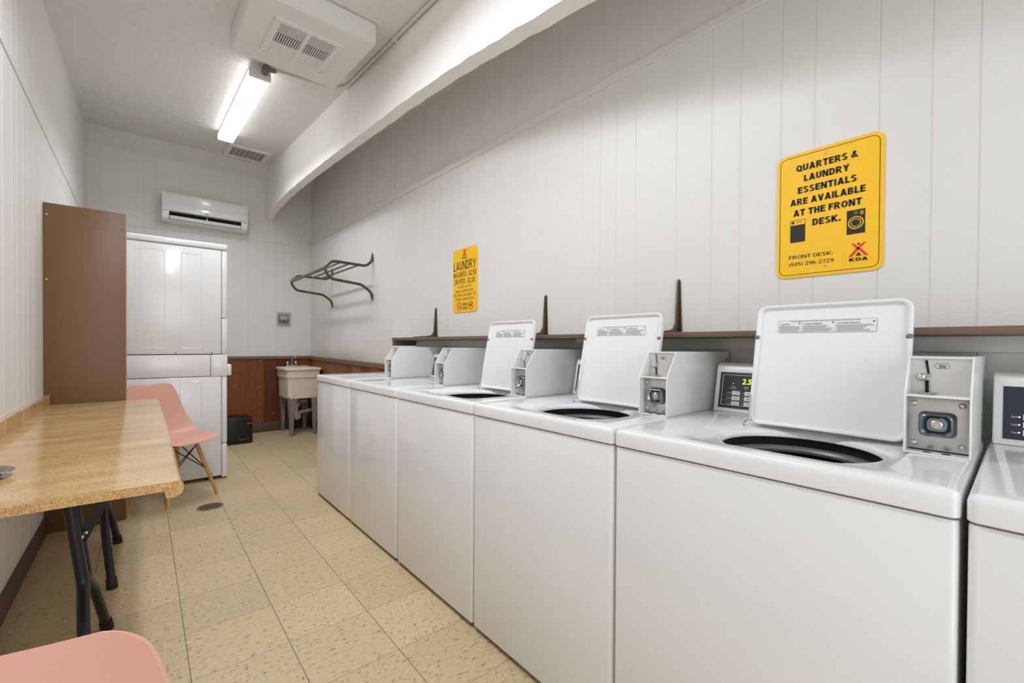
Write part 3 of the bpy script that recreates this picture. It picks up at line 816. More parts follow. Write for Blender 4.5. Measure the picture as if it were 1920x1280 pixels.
L = [inset(0.024, 0.812), inset(0.0, 0.814), inset(-0.003, 0.818), inset(-0.003, 0.833), inset(0.004, 0.842), ring(SX0 + 0.04, SX1 - 0.04, SY0 + 0.04, SY1 - 0.11, 0.842), ring(SX0 + 0.05, SX1 - 0.05, SY0 + 0.05, SY1 - 0.12, 0.832), ring(SX0 + 0.05, SX1 - 0.05, SY0 + 0.05, SY1 - 0.12, 0.80)]
obj('rim', MB().loops(L), 'sink_plastic', sk)
for sx in (0, 1):
    for sy in (0, 1):
        cx, cy = (SX0 + 0.036, SX1 - 0.036)[sx], (SY0 + 0.036, SY1 - 0.036)[sy]
        dx, dyv = (1, -1)[sx], (1, -1)[sy]
        fxp, fyp = cx + dx * 0.026 , cy + dyv * 0.014
        mb = MB()
        for ax in (0, 1):
            bb = bmesh.new()
            if ax == 0: q = [(cx, cy, 0.485), (cx + dx * 0.085, cy, 0.485), (fxp + dx * 0.03, fyp, 0.0005), (fxp, fyp, 0.0005)]; off = Vector((0, dyv * 0.003, 0))
            else: q = [(cx, cy, 0.485), (cx, cy + dyv * 0.085, 0.485), (fxp, fyp + dyv * 0.03, 0.0005), (fxp, fyp, 0.0005)]; off = Vector((dx * 0.003, 0, 0))
            v0 = [bb.verts.new(p) for p in q]; v1 = [bb.verts.new(Vector(p) + off) for p in q]
            bb.faces.new(v0); bb.faces.new(v1)
            for i in range(4): bb.faces.new((v0[i], v0[(i + 1) % 4], v1[(i + 1) % 4], v1[i]))
            bmesh.ops.recalc_face_normals(bb, faces=bb.faces); mb.take(bb)
        lg = obj('leg', mb, 'sink_leg', sk)
        obj('leveling_foot', MB().box(fxp - 0.004 if dx > 0 else fxp - 0.03, fxp + 0.03 if dx > 0 else fxp + 0.004, fyp - 0.006 if dyv > 0 else fyp, fyp if dyv > 0 else fyp + 0.006, 0.0005, 0.05, 0.001), 'rubber_grey', lg)
for x, z in ((1.425, 0.49), (1.655, 0.49)):
    obj('screw', MB().dome((x, 5.8345, z), (0, -1, 0), 0.006, 0.003), 'fitting_grey', sk)
for y in (5.88, 6.28): obj('screw', MB().dome((1.3595, y, 0.49), (-1, 0, 0), 0.006, 0.003), 'brass', sk)
obj('lettering', text_bm([('mustee', (1.655, SY0 + 0.013, 0.745), (1.708, SY0 + 0.013, 0.745), 0.011, (0, 0, 1), 0.02, (0, -0.0008, 0))]), 'print_grey', sk)
fc = obj('faucet', MB().box(1.44, 1.585, 6.275, 6.325, 0.842, 0.864, 0.006, 3).tube(fillet([(1.512, 6.30, 0.86), (1.512, 6.30, 0.96), (1.525, 6.255, 0.985), (1.53, 6.20, 0.955)], 0.03, 6), 0.011, 12), 'chrome', sk)
for x in (1.462, 1.563):
    obj('handle', MB().cyl((x, 6.30, 0.862), (x, 6.30, 0.885), 0.012).cyl((x, 6.30, 0.885), (x, 6.30, 0.912), 0.021, 0.018, 10), 'chrome', fc)
tr = [(1.505, 6.05, 0.47), (1.505, 6.05, 0.235), (1.510, 6.055, 0.185), (1.538, 6.07, 0.185), (1.540, 6.073, 0.245), (1.57, 6.085, 0.262), (1.67, 6.13, 0.268), (1.758, 6.17, 0.27)]
obj('drain_pipe', MB().tube(fillet(tr, 0.03, 4), 0.02, 14).cyl((1.505, 6.05, 0.34), (1.505, 6.05, 0.38), 0.027).cyl((1.505, 6.05, 0.235), (1.505, 6.05, 0.262), 0.027).cyl((1.538, 6.071, 0.20), (1.540, 6.072, 0.222), 0.026).cyl((1.66, 6.125, 0.267), (1.68, 6.134, 0.268), 0.027), 'pvc', sk)
obj('supply_hose', MB().tube(fillet([(1.50, 5.99, 0.33), (1.54, 6.02, 0.385), (1.575, 6.06, 0.40), (1.64, 6.1, 0.40), (1.675, 6.2, 0.35)], 0.05, 5), 0.007, 8).cyl((1.565, 6.05, 0.40), (1.63, 6.09, 0.40), 0.016).tube(fillet([(1.565, 6.05, 0.405), (1.53, 6.1, 0.42), (1.50, 6.15, 0.47)], 0.03, 4), 0.006, 8), 'pvc', sk)
obj('shutoff_valve', MB().cyl((1.60, 6.384, 0.33), (1.60, 6.30, 0.33), 0.01).cyl((1.60, 6.30, 0.30), (1.60, 6.30, 0.37), 0.012).box(1.585, 1.615, 6.27, 6.285, 0.32, 0.345, 0.005), 'chrome', sk)
sp = tag(obj('soap_bar', MB().box(1.60, 1.70, 6.265, 6.32, 0.8425, 0.858, 0.006, 3), 'soap_tan'), 'tan soap bar lying beside the faucet on the cream sink rim', 'soap')

# ------------------------------------------------------------------ black cube bag
bg = thing('tote_bag', 'black cube-shaped fabric bag with a pink tab on the floor beside the dryer', 'bag', (0.79, 5.88, 0))
def bagpt(u, v, face):
    return None
mb = MB(); mb.box(0.62, 0.965, 5.765, 6.08, 0.001, 0.298, 0.014, 3)
for v in mb.bm.verts:
    t_ = v.co.z / 0.3
    v.co.x += 0.006 * math.sin(v.co.z * 31 + v.co.y * 12); v.co.y += 0.006 * math.sin(v.co.z * 24 + v.co.x * 19)
    if t_ > 0.9: v.co.z += 0.014 * math.sin((v.co.y - 5.76) * 10) - 0.012 * (v.co.x - 0.75) * 2
obj('fabric_body', mb, 'bag_black', bg)
obj('zipper_tab', MB().tube(fillet([(0.915, 5.757, 0.222), (0.925, 5.752, 0.232), (0.955, 5.752, 0.231), (0.972, 5.757, 0.222)], 0.008, 3), 0.0045, 8), 'strap_pink', bg)
obj('printed_mark', text_bm([('ONSITE', (0.84, 5.760, 0.043), (0.895, 5.760, 0.047), 0.012, (0, 0, 1), 0.03, (0, -0.003, 0))]), 'print_red', bg)
obj('printed_word', text_bm([('laundry', (0.90, 5.760, 0.050), (0.935, 5.760, 0.053), 0.009, (0, 0, 1), 0.01, (0, -0.003, 0))]), 'print_grey', bg)

# ------------------------------------------------------------------ thermostat under its clear guard
th = thing('thermostat', 'black thermostat under a clear guard on the far wall above the sink', 'thermostat', (1.43, YB, 1.46))
obj('wall_plate', MB().box(1.352, 1.515, YB - 0.008, YB - 0.0005, 1.378, 1.562, 0.003), 'lcd_grey', th)
obj('body', MB().box(1.372, 1.488, YB - 0.036, YB - 0.008, 1.416, 1.528, 0.004), 'thermostat_black', th)
obj('screen', MB().box(1.385, 1.476, YB - 0.0375, YB - 0.036, 1.463, 1.515, 0.0005), 'lcd_grey', th)
obj('screen_digit', text_bm([('72', (1.393, YB - 0.0375, 1.482), (1.405, YB - 0.0375, 1.482), 0.012, (0, 0, 1), 0.02, (0, -0.0006, 0)), ('72', (1.455, YB - 0.0375, 1.482), (1.467, YB - 0.0375, 1.482), 0.012, (0, 0, 1), 0.02, (0, -0.0006, 0))]), 'print_black', th)
obj('button', MB().dome((1.464, YB - 0.036, 1.437), (0, -1, 0), 0.005, 0.003), 'print_white', th)
mb = MB()
mb.box(1.350, 1.353, YB - 0.055, YB - 0.008, 1.376, 1.564); mb.box(1.514, 1.517, YB - 0.055, YB - 0.008, 1.376, 1.564)
mb.box(1.350, 1.517, YB - 0.055, YB - 0.008, 1.561, 1.564); mb.box(1.350, 1.517, YB - 0.055, YB - 0.008, 1.376, 1.379)
mb.box(1.350, 1.517, YB - 0.0575, YB - 0.055, 1.376, 1.564)
obj('clear_guard', mb, 'clear_plastic', th)
obj('lock', MB().cyl((1.352, YB - 0.03, 1.478), (1.338, YB - 0.03, 1.478), 0.008), 'chrome', th)

# ------------------------------------------------------------------ garment rack on the washer wall
gk = thing('garment_rack', 'dark bronze tube clothes rack fixed to the wall near the far corner', 'clothes rack', (XR, 4.86, 1.8))
def rack_arm(y):
    pts = [(XR - 0.012, y, 2.062), (XR - 0.014, y, 1.985), (XR - 0.07, y, 1.925), (XR - 0.40, y, 1.935), (XR - 0.485, y, 1.86), (XR - 0.42, y, 1.765), (XR - 0.12, y, 1.735), (XR - 0.02, y, 1.665), (XR - 0.012, y, 1.585)]
    p = fillet(pts, [0, .05, .09, .1, .08, .08, .09, .07, 0], 7)
    n_ = len(p)
    rs = [0.0135] * n_; rs[0] = 0.005; rs[-1] = 0.005
    return MB().tube(p, rs, 12)
for y in (4.262, 5.47): obj('bracket', rack_arm(y), 'bronze_tube', gk)
obj('hanging_rod', MB().cyl((XR - 0.468, 4.255, 1.86), (XR - 0.468, 5.477, 1.86), 0.016), 'rod_steel', gk)
for dx_ in (0.155, 0.25, 0.34):
    obj('shelf_rod', MB().cyl((XR - dx_, 4.262, 1.922), (XR - dx_, 5.47, 1.922), 0.009), 'rod_steel', gk)

# ------------------------------------------------------------------ long brown shelf behind the washers
sh = thing('wall_shelf', 'long narrow brown shelf on the wall behind the washers', 'shelf', (XR, 1.4, 1.18))
obj('board', MB().box(1.55, XR - 0.001, 1.3425, 3.345, 1.180, 1.200, 0.002), 'shelf_brown', sh)
obj('board', MB().box(1.548, XR - 0.001, -1.0, 1.3395, 1.180, 1.200, 0.002), 'shelf_brown', sh)
obj('end_block', MB().box(1.556, XR - 0.001, 3.315, 3.35, 1.135, 1.1795, 0.002), 'shelf_brown', sh)
obj('joint_block', MB().box(1.553, XR - 0.023, 1.275, 1.365, 1.160, 1.1795, 0.003), 'shelf_brown', sh)
obj('cleat', MB().box(XR - 0.022, XR - 0.001, -1.0, 3.314, 1.135, 1.1795, 0.002), 'wall_paint', sh)
for y in (3.02, 1.79, 0.975):
    pts = [(XR - 0.004, 1.435), (XR - 0.004, 1.2005), (1.585, 1.2005), (1.585, 1.206), (1.70, 1.214), (XR - 0.045, 1.222), (XR - 0.026, 1.25), (XR - 0.014, 1.425)]
    mb = MB(); mb.prism([(p[0], p[1]) for p in pts], 'y', y - 0.004, y + 0.004, 0.001)
    # tapered wall flange
    mb.prism([(y - 0.016, 1.2005), (y + 0.016, 1.2005), (y + 0.007, 1.43), (y, 1.437), (y - 0.007, 1.43)], 'x', XR - 0.005, XR - 0.001)
    mb.prism([(1.575, y - 0.006), (1.575, y + 0.006), (XR - 0.005, y + 0.016), (XR - 0.005, y - 0.016)], 'z', 1.2003, 1.204)
    br = obj('bracket', mb, 'bronze_tube', sh)
    obj('screw', MB().dome((XR - 0.005, y, 1.422), (-1, 0, 0), 0.0035, 0.002), 'chrome', br)

# ------------------------------------------------------------------ yellow signs
def sign_plate(mb, y0, y1, z0, z1, r, x, t): return mb.prism(rrect(y0, y1, z0, z1, r, 8), 'x', x, x - t)
UP = (0, 0, 1); NX = (-0.0008, 0, 0)
def T(s, yl, yr, z, h, bold=0.0): return (s, (SX, yl, z), (SX, yr, z), h, UP, bold, NX)
SX = XR - 0.005
s1 = thing('notice_sign', 'large yellow sign about quarters at the front desk, above the nearest open washer', 'sign', (XR, 0.443, 1.61), 'yellow wall signs')
obj('plate', sign_plate(MB(), 0.292, 0.594, 1.392, 1.83, 0.028, XR - 0.0005, 0.0045), 'sign_yellow', s1)
def outline(mb, y0, y1, z0, z1, r, w, x=None):
    x = SX - 0.0006 if x is None else x
    A = rrect(y0, y1, z0, z1, r, 8); B = rrect(y0 + w, y1 - w, z0 + w, z1 - w, max(r - w, 0.001), 8)
    return mb.loops([[(x, *p) for p in A], [(x, *p) for p in B]])
obj('border_line', outline(MB(), 0.302, 0.584, 1.402, 1.82, 0.022, 0.0018), 'print_black', s1)
def B(w_, yl, yr, z, h, t): return (w_, (SX, yl, z), (SX, yr, z), h, t)
obj('lettering', block_bm([B('QUARTERS &', 0.534, 0.358, 1.765, 0.0225, .25), B('LAUNDRY', 0.510, 0.381, 1.7265, 0.0225, .25), B('ESSENTIALS', 0.528, 0.361, 1.687, 0.0225, .25),
         B('ARE AVAILABLE', 0.551, 0.338, 1.6475, 0.0225, .25), B('AT THE FRONT', 0.541, 0.347, 1.6085, 0.0225, .25), B('DESK.', 0.483, 0.402, 1.567, 0.0225, .25)]), 'print_black', s1)
obj('phone_note', block_bm([B('FRONT DESK:', 0.553, 0.423, 1.4585, 0.0122, .16), B('(505) 296-2729', 0.553, 0.421, 1.4335, 0.0125, .15)]), 'print_black', s1)
def koa(parent, yc, z0, w, h):
    """camp emblem: red crossed tent poles, black figure dot and tent, word below"""
    def q(pts, mat_name, nm):
        mb = MB()
        for poly in pts: mb.prism([(yc - a * w, z0 + b * h) for a, b in poly], 'x', SX, SX - 0.0009)
        return obj(nm, mb, mat_name, parent)
    bar_ = lambda x0, z0_, x1, z1_, t: [(x0 - t, z0_), (x0 + t, z0_), (x1 + t, z1_), (x1 - t, z1_)]
    q([bar_(-0.46, 0.26, -0.02, 0.72, 0.10), bar_(-0.02, 0.70, 0.32, 1.0, 0.09), bar_(0.46, 0.26, 0.04, 0.68, 0.10), bar_(0.0, 0.68, -0.33, 1.0, 0.09)], 'sign_red', 'emblem_pole')
    mb = MB(); mb.prism([(yc - 0.16 * w, z0 + 0.29 * h), (yc + 0.16 * w, z0 + 0.29 * h), (yc, z0 + 0.50 * h)], 'x', SX, SX - 0.001)
    mb.cyl((SX, yc, z0 + 0.95 * h), (SX - 0.001, yc, z0 + 0.95 * h), 0.07 * w)
    obj('emblem_tent', mb, 'print_black', parent)
    obj('emblem_word', block_bm([('KOA', (SX, yc + 0.5 * w, z0), (SX, yc - 0.5 * w, z0), h * 0.19, .24)], 0.0012), 'print_black', parent)
koa(s1, 0.354, 1.427, 0.048, 0.058)
# small picture of a top loader (left) and of a front loader (right)
mb = MB(); mb.prism([(0.549, 1.518), (0.505, 1.518), (0.505, 1.578), (0.549, 1.578)], 'x', SX, SX - 0.0008)
outline(mb, 0.504, 0.55, 1.517, 1.596, 0.003, 0.0012); mb.box(SX - 0.0008, SX, 0.538, 0.546, 1.583, 1.592)
for j in range(3): mb.cyl((SX, 0.529 - j * 0.006, 1.588), (SX - 0.0008, 0.529 - j * 0.006, 1.588), 0.0018)
obj('washer_picture', mb, 'print_black', s1)
mb = MB(); mb.prism([(0.338, 1.516), (0.386, 1.516), (0.386, 1.594), (0.338, 1.594)], 'x', SX, SX - 0.0008)
dp = obj('dryer_picture', mb, 'print_black', s1)
def annulus(mb, yc, zc, r0, r1, x):
    c0 = [(x, yc + r0 * math.cos(a), zc + r0 * math.sin(a)) for a in [2 * PI * i / 36 for i in range(36)]]
    c1 = [(x, yc + r1 * math.cos(a), zc + r1 * math.sin(a)) for a in [2 * PI * i / 36 for i in range(36)]]
    return mb.loops([c0, c1])
mb = MB(); annulus(mb, 0.362, 1.552, 0.0205, 0.0175, SX - 0.0014); annulus(mb, 0.362, 1.552, 0.0135, 0.0115, SX - 0.0014); annulus(mb, 0.362, 1.584, 0.0045, 0.0035, SX - 0.0014)
for j in range(3): mb.box(SX - 0.0014, SX - 0.0008, 0.343 + 0.003 * j, 0.3445 + 0.003 * j, 1.576, 1.588)
obj('drum_line', mb, 'sign_yellow', dp)
for z in (1.806, 1.425): obj('screw', MB().dome((SX, 0.444, z), (-1, 0, 0), 0.0045, 0.003), 'chrome', s1)

s2 = thing('price_sign', 'small yellow laundry price sign on the wall above the middle of the shelf', 'sign', (XR, 2.62, 1.61), 'yellow wall signs')
obj('plate', sign_plate(MB(), 2.466, 2.774, 1.381, 1.842, 0.03, XR - 0.0005, 0.0045), 'sign_yellow', s2)
koa(s2, 2.621, 1.766, 0.058, 0.066)
obj('heading', block_bm([B('LAUNDRY', 2.764, 2.481, 1.690, 0.064, .15)]), 'print_black', s2)
obj('price_line', block_bm([B('WASHERS : $2.50', 2.764, 2.478, 1.6385, 0.038, .15)]), 'print_black', s2)
obj('price_line', block_bm([B('DRYERS : $2.00', 2.748, 2.491, 1.5875, 0.038, .15)]), 'print_black', s2)
obj('lettering', block_bm([B('PLEASE DO NOT', 2.711, 2.526, 1.558, 0.017, .11), B('WASH COMFORTERS,', 2.741, 2.503, 1.5265, 0.018, .11), B('PILLOWS, DOG BEDS OR', 2.757, 2.482, 1.4985, 0.018, .11), B('OTHER LARGE ITEMS.', 2.738, 2.503, 1.4685, 0.018, .11)]), 'print_black', s2)
obj('hours_note', block_bm([B('OPEN 24', 2.65, 2.577, 1.428, 0.021, .17), B('HOURS', 2.647, 2.58, 1.401, 0.020, .17)]), 'print_black', s2)
for nm, yc in (('no_smoking_mark', 2.688), ('no_pets_mark', 2.541)):
    mb = MB()
    if nm == 'no_smoking_mark':
        mb.box(SX - 0.0009, SX, yc - 0.018, yc + 0.012, 1.418, 1.424); mb.tube([(SX - 0.0006, yc - 0.016, 1.428), (SX - 0.0006, yc - 0.010, 1.436), (SX - 0.0006, yc - 0.014, 1.444)], 0.0009, 6)
    else:
        mb.prism([(yc + 0.014, 1.418), (yc + 0.010, 1.418), (yc + 0.008, 1.424), (yc - 0.006, 1.424), (yc - 0.008, 1.416), (yc - 0.012, 1.416), (yc - 0.010, 1.434), (yc - 0.016, 1.440), (yc - 0.012, 1.446), (yc - 0.004, 1.434), (yc + 0.010, 1.432), (yc + 0.016, 1.438)], 'x', SX, SX - 0.0009)
    mk = obj(nm, mb, 'print_black', s2)
    mb = MB(); annulus(mb, yc, 1.427, 0.030, 0.0245, SX - 0.0014)
    mb.prism([(yc + 0.019, 1.4435), (yc + 0.0165, 1.446), (yc - 0.019, 1.4105), (yc - 0.0165, 1.408)], 'x', SX - 0.001, SX - 0.0014)
    obj('ban_ring', mb, 'sign_red', mk)

# ------------------------------------------------------------------ coin washers
WX, WW, WD = 1.008, 0.684, 0.66
def angles_loop(outer, cx, cy, shape):
    """points of `shape` (function of angle) in the directions of the outer loop's points"""
    return [shape(math.atan2(p[1] - cy, p[0] - cx)) for p in outer]
def rect_shape(x0, x1, y0, y1, cx, cy, pw=10):
    def f(a):
        c, s = math.cos(a), math.sin(a)
        tx_ = (x1 - cx) / c if c > 1e-9 else (x0 - cx) / c if c < -1e-9 else 1e9
        ty_ = (y1 - cy) / s if s > 1e-9 else (y0 - cy) / s if s < -1e-9 else 1e9
        t = (abs(1 / tx_) ** pw + abs(1 / ty_) ** pw) ** (-1 / pw)
        return (cx + t * c, cy + t * s)
    return f
def circ(cx, cy, r): return lambda a: (cx + r * math.cos(a), cy + r * math.sin(a))
HX, HY, HR = 0.236, 0.305, 0.166     # tub opening
def deck_mesh(opened):
    mb = MB()
    def o(i): return rrect(i, WD - i, 0.002 + i, WW - 0.002 - i, max(0.014 - i, 0.004), 4, 10)
    A = o(0.0)
    loops = [[(p[0], p[1], 0.868) for p in o(0.002)], [(p[0], p[1], 0.870) for p in A], [(p[0], p[1], 0.900) for p in A], [(p[0], p[1], 0.9085) for p in o(0.0025)], [(p[0], p[1], 0.9125) for p in o(0.007)], [(p[0], p[1], 0.914) for p in o(0.013)]]
    if opened:
        R1 = rect_shape(0.055, 0.425, 0.10, 0.505, HX, HY); R2 = rect_shape(0.064, 0.416, 0.109, 0.496, HX, HY)
    else:
        R1 = rect_shape(0.028, 0.40, 0.10, 0.505, HX, HY, 16); R2 = rect_shape(0.034, 0.394, 0.106, 0.499, HX, HY, 16)
    def add(f, z): loops.append([(p[0], p[1], z) for p in angles_loop(A, HX, HY, f)])
    add(R1, 0.914); add(R2, 0.908 if opened else 0.906)
    if opened:
        add(circ(HX, HY, HR + 0.013), 0.905); add(circ(HX, HY, HR + 0.005), 0.902); add(circ(HX, HY, HR), 0.896); add(circ(HX, HY, HR), 0.890)
        add(circ(HX, HY, HR + 0.004), 0.888)
        mb.loops(loops)
    else:
        mb.loops(loops, False, True)
    return mb
def make_washer(y0, label, opened, box=True, panel='panel_black', led=False, detail=True):
    t = thing('coin_washer', label, 'washing machine', (WX, y0, 0), 'coin washers in the row')
    P = lambda n_, mb, mt, par=t, sharp=35: obj(n_, mb, mt, par, sharp, local=True)
    def shell(i, z): return [(p[0], p[1], z) for p in rrect(0.004 + i, WD - 0.01 - i, 0.004 + i, WW - 0.004 - i, max(0.012 - i, 0.003), 4)]
    P('cabinet', MB().loops([shell(0.008, 0.018), shell(0.002, 0.020), shell(0.0, 0.026), shell(0.0, 0.860), shell(0.0015, 0.8636), shell(0.005, 0.865), shell(0.010, 0.865), shell(0.010, 0.869), shell(0.03, 0.869), shell(0.03, 0.03)]), 'white_enamel')
    P('under_cabinet_shade', MB().box(0.03, WD - 0.02, 0.012, WW - 0.012, 0.0005, 0.02), 'gap_dark')  # near-black block stands in for the shadow under the cabinet
    P('deck', deck_mesh(opened), 'white_enamel', t, 40)
    if opened:
        def rings(prof): return [[(HX + r * math.cos(a), HY + r * math.sin(a), z) for a in [2 * PI * i / 64 for i in range(64)]] for r, z in prof]
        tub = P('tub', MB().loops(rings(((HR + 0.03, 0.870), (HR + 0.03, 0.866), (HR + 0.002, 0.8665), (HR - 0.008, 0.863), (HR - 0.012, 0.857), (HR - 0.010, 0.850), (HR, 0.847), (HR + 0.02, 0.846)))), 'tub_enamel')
        P('tub_gap_shade', MB().loops(rings(((HR + 0.004, 0.888), (HR + 0.012, 0.886), (HR + 0.012, 0.868), (HR + 0.003, 0.867)))), 'gap_dark', tub)  # near-black ring colours in the dark gap between deck and tub
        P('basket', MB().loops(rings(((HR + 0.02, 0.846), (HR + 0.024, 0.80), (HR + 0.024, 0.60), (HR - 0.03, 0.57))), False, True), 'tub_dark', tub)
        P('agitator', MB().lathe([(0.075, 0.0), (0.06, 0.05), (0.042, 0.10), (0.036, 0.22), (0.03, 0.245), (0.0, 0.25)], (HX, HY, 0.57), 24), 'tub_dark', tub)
        # open lid, leaning back on its rear hinge
        tilt = Matrix.Translation((0.388, 0.297, 0.917)) @ Matrix.Rotation(math.radians(11.5), 4, 'Y')
        mb = MB()   # local: y across, z up the lid, -x towards the tub
        out = rrect(-0.180, 0.180, 0.0, 0.362, 0.028, 7, 6)
        def rr(i): return rrect(-0.180 + i, 0.180 - i, i, 0.362 - i, max(0.028 - i, 0.006), 7, 6)
        mb.loops([[(0.018, *p) for p in rr(0.006)], [(0.012, *p) for p in out], [(-0.004, *p) for p in out], [(-0.008, *p) for p in rr(0.002)], [(-0.0085, *p) for p in rr(0.006)], [(-0.006, *p) for p in rr(0.0105)], [(0.001, *p) for p in rr(0.014)], [(0.0025, *p) for p in rr(0.05)]], True, True)
        mb.xform(tilt)
        lid = P('lid', mb, 'white_enamel', t, 50)
        mb = MB()
        for s in (-1, 1): mb.dome((-0.0055, s * 0.1745 , 0.262), (-1, 0, 0), 0.0075, 0.006)
        P('bumper', mb.xform(tilt), 'rubber_grey', lid)
        mb = MB(); mb.tube(fillet([(-0.011, 0.1755, 0.085), (-0.011, 0.1755, 0.012), (-0.013, 0.190, -0.004), (0.004, 0.193, -0.008)], 0.008, 4), 0.0028, 8).dome((-0.010, 0.172, 0.012), (-1, 0, 0), 0.006, 0.004)
        P('hinge', mb.xform(tilt), 'chrome', lid)
        # warning label: white sticker with three printed boxes
        yl, yr, z0, z1 = 0.120, -0.110, 0.277, 0.314
        lab = MB(); lab.box(0.0008, 0.0018, yr, yl, z0, z1); lab.xform(tilt)
        lo = P('warning_label', lab, 'sticker', lid)
        pm = MB(); items = []
        nl = Vector((-0.0004, 0, 0))
        cols = [(0.119, 0.060), (0.0595, -0.020), (-0.0205, -0.109)]
        outline(pm, yr + 0.0006, yl - 0.0006, z0 + 0.0006, z1 - 0.0006, 0.002, 0.0007, 0.0006)
        for c0, c1 in cols[:2]: pm.box(0.0005, 0.0008, c1 - 0.0003, c1 + 0.0003, z0 + 0.001, z0 + 0.030)
        rnd = random.Random(5)
        for c0, c1 in cols:
            for r in range(7):
                zz = z0 + 0.003 + r * 0.0027; w_ = (c0 - c1 - 0.005) * rnd.uniform(0.7, 1.0)
                pm.box(0.0005, 0.0008, c0 - 0.0025 - w_, c0 - 0.0025, zz, zz + 0.0012)
            pm.cyl((0.0008, c1 + 0.006, z0 + 0.028), (0.0004, c1 + 0.006, z0 + 0.028), 0.0026, seg=10)
        pm.box(0.0005, 0.0008, yr + 0.035, yl - 0.03, z1 - 0.0045, z1 - 0.003)
        for s_, (c0, c1) in zip(('WARNING', 'AVERTISSEMENT', 'ADVERTENCIA'), cols):
            items.append((s_, (0.0006, c0 - 0.004, z0 + 0.0235), (0.0006, c0 - 0.004 - (c0 - c1) * (0.42 if s_ == 'WARNING' else 0.58), z0 + 0.0235), 0.0036, UP, 0.03, nl))
        tm = text_bm(items); 
        me = bpy.data.meshes.new('tmp'); tm.bm.to_mesh(me); tm.bm.free(); pm.bm.from_mesh(me); bpy.data.meshes.remove(me)
        P('label_print', pm.xform(tilt), 'print_grey', lo)
    else:
        mb = MB()
        L = [[(p[0], p[1], z) for p in rrect(0.036 + i, 0.392 - i, 0.108 + i, 0.497 - i, 0.014, 5)] for i, z in ((0.0, 0.9065), (0.0, 0.911), (0.002, 0.9135), (0.006, 0.9148), (0.016, 0.9145), (0.024, 0.9125), (0.05, 0.912))]
        P('lid', mb.loops(L, True, True), 'white_enamel', t, 50)
    # control console
    prof = [(0.575, 0.9145), (0.583, 0.921), (0.611, 1.062), (0.619, 1.079), (0.634, 1.087), (0.652, 1.087), (0.659, 1.078), (0.659, 0.9145)]
    cy0, cy1 = 0.118, WW - 0.010
    con = P('console', MB().prism(prof, 'y', cy0, cy1, 0.004, 2), 'white_plastic', t, 50)
    dz, dx = 1.062 - 0.921, 0.611 - 0.583
    def on(u, v, lift=0.0):   # u across from the far end (0..1), v up the sloping face
        n_ = Vector((-dz, 0, dx)).normalized()
        return Vector((0.583 + dx * v, cy1 - (cy1 - cy0) * u, 0.921 + dz * v)) + n_ * lift
    def plate(mb, u0, u1, v0, v1, lift, th_=0.0008):
        b = bmesh.new(); q = []
        for l_ in (lift - th_, lift): q.append([b.verts.new(on(u, v, l_)) for u, v in ((u0, v0), (u1, v0), (u1, v1), (u0, v1))])
        b.faces.new(q[0]); b.faces.new(q[1])
        for i in range(4): b.faces.new((q[0][i], q[0][(i + 1) % 4], q[1][(i + 1) % 4], q[1][i]))
        bmesh.ops.recalc_face_normals(b, faces=b.faces); return mb.take(b)
    cp = P('control_panel', plate(MB(), 0.03, 0.95, 0.05, 0.94, 0.0012, 0.0015), panel, con)
    if panel == 'panel_black':
        mb = MB(); 
        for a in ((0.046, 0.935, 0.12, 0.128), (0.046, 0.935, 0.872, 0.88), (0.046, 0.049, 0.12, 0.88), (0.932, 0.935, 0.12, 0.88)): plate(mb, *a, 0.0016, 0.0004)
        for r in range(3):
            if r: plate(mb, 0.06, 0.24, 0.495 - r * 0.13, 0.499 - r * 0.13, 0.0016, 0.0004)
        P('panel_line', mb, 'print_white', cp)
        ub0 = 0.112
    else: ub0 = 0.088
    its = []
    for r, (w_, a_, b_) in enumerate((('Soil', 'LIGHT', 'HEAVY'), ('Cycle', 'NORMAL', 'PERM PRESS'), ('Temp', 'HOT', 'WARM'))):
        v0 = 0.385 - r * 0.13
        for c_, lab_ in enumerate((a_, b_)):
            u0 = ub0 + c_ * 0.076
            P('button', plate(MB(), u0, u0 + 0.049, v0, v0 + 0.092, 0.003, 0.0025), 'white_plastic', cp)
            P('indicator', MB().dome(on(u0 - 0.011, v0 + 0.046, 0.0012), (-1, 0, 0.2), 0.002, 0.0015, 8), 'led_white' if panel != 'panel_black' else 'print_white', cp)
            p0, p1 = on(u0 + 0.014, v0 + 0.03, 0.0034), on(u0 + 0.044, v0 + 0.03, 0.0034)
            its.append((lab_, p0, p1, 0.0045, (on(0, 1) - on(0, 0)).normalized(), 0.01, (0, 0, 0)))
        p0, p1 = on(ub0 - 0.034, v0 + 0.03, 0.0016), on(ub0 - 0.017, v0 + 0.03, 0.0016)
        its.append((w_, p0, p1, 0.0045, (on(0, 1) - on(0, 0)).normalized(), 0.0, (0, 0, 0)))
    if detail:
        P('button_print', text_bm([i for i in its if i[0] not in ('Soil', 'Cycle', 'Temp')]), 'print_grey', cp)
        more = [i for i in its if i[0] in ('Soil', 'Cycle', 'Temp')]
        upv = (on(0, 1) - on(0, 0)).normalized()
        if panel == 'panel_black':
            for (w_, u0, u1, v0) in (('WASH', 0.103, 0.128, 0.575), ('EXTRA RINSE', 0.093, 0.138, 0.53), ('RINSE', 0.18, 0.21, 0.575), ('SPIN', 0.185, 0.205, 0.53)):
                more.append((w_, on(u0, v0, 0.0016), on(u1, v0, 0.0016), 0.0042, upv, 0.0, (0, 0, 0)))
        P('panel_print', text_bm(more), 'print_white', cp)
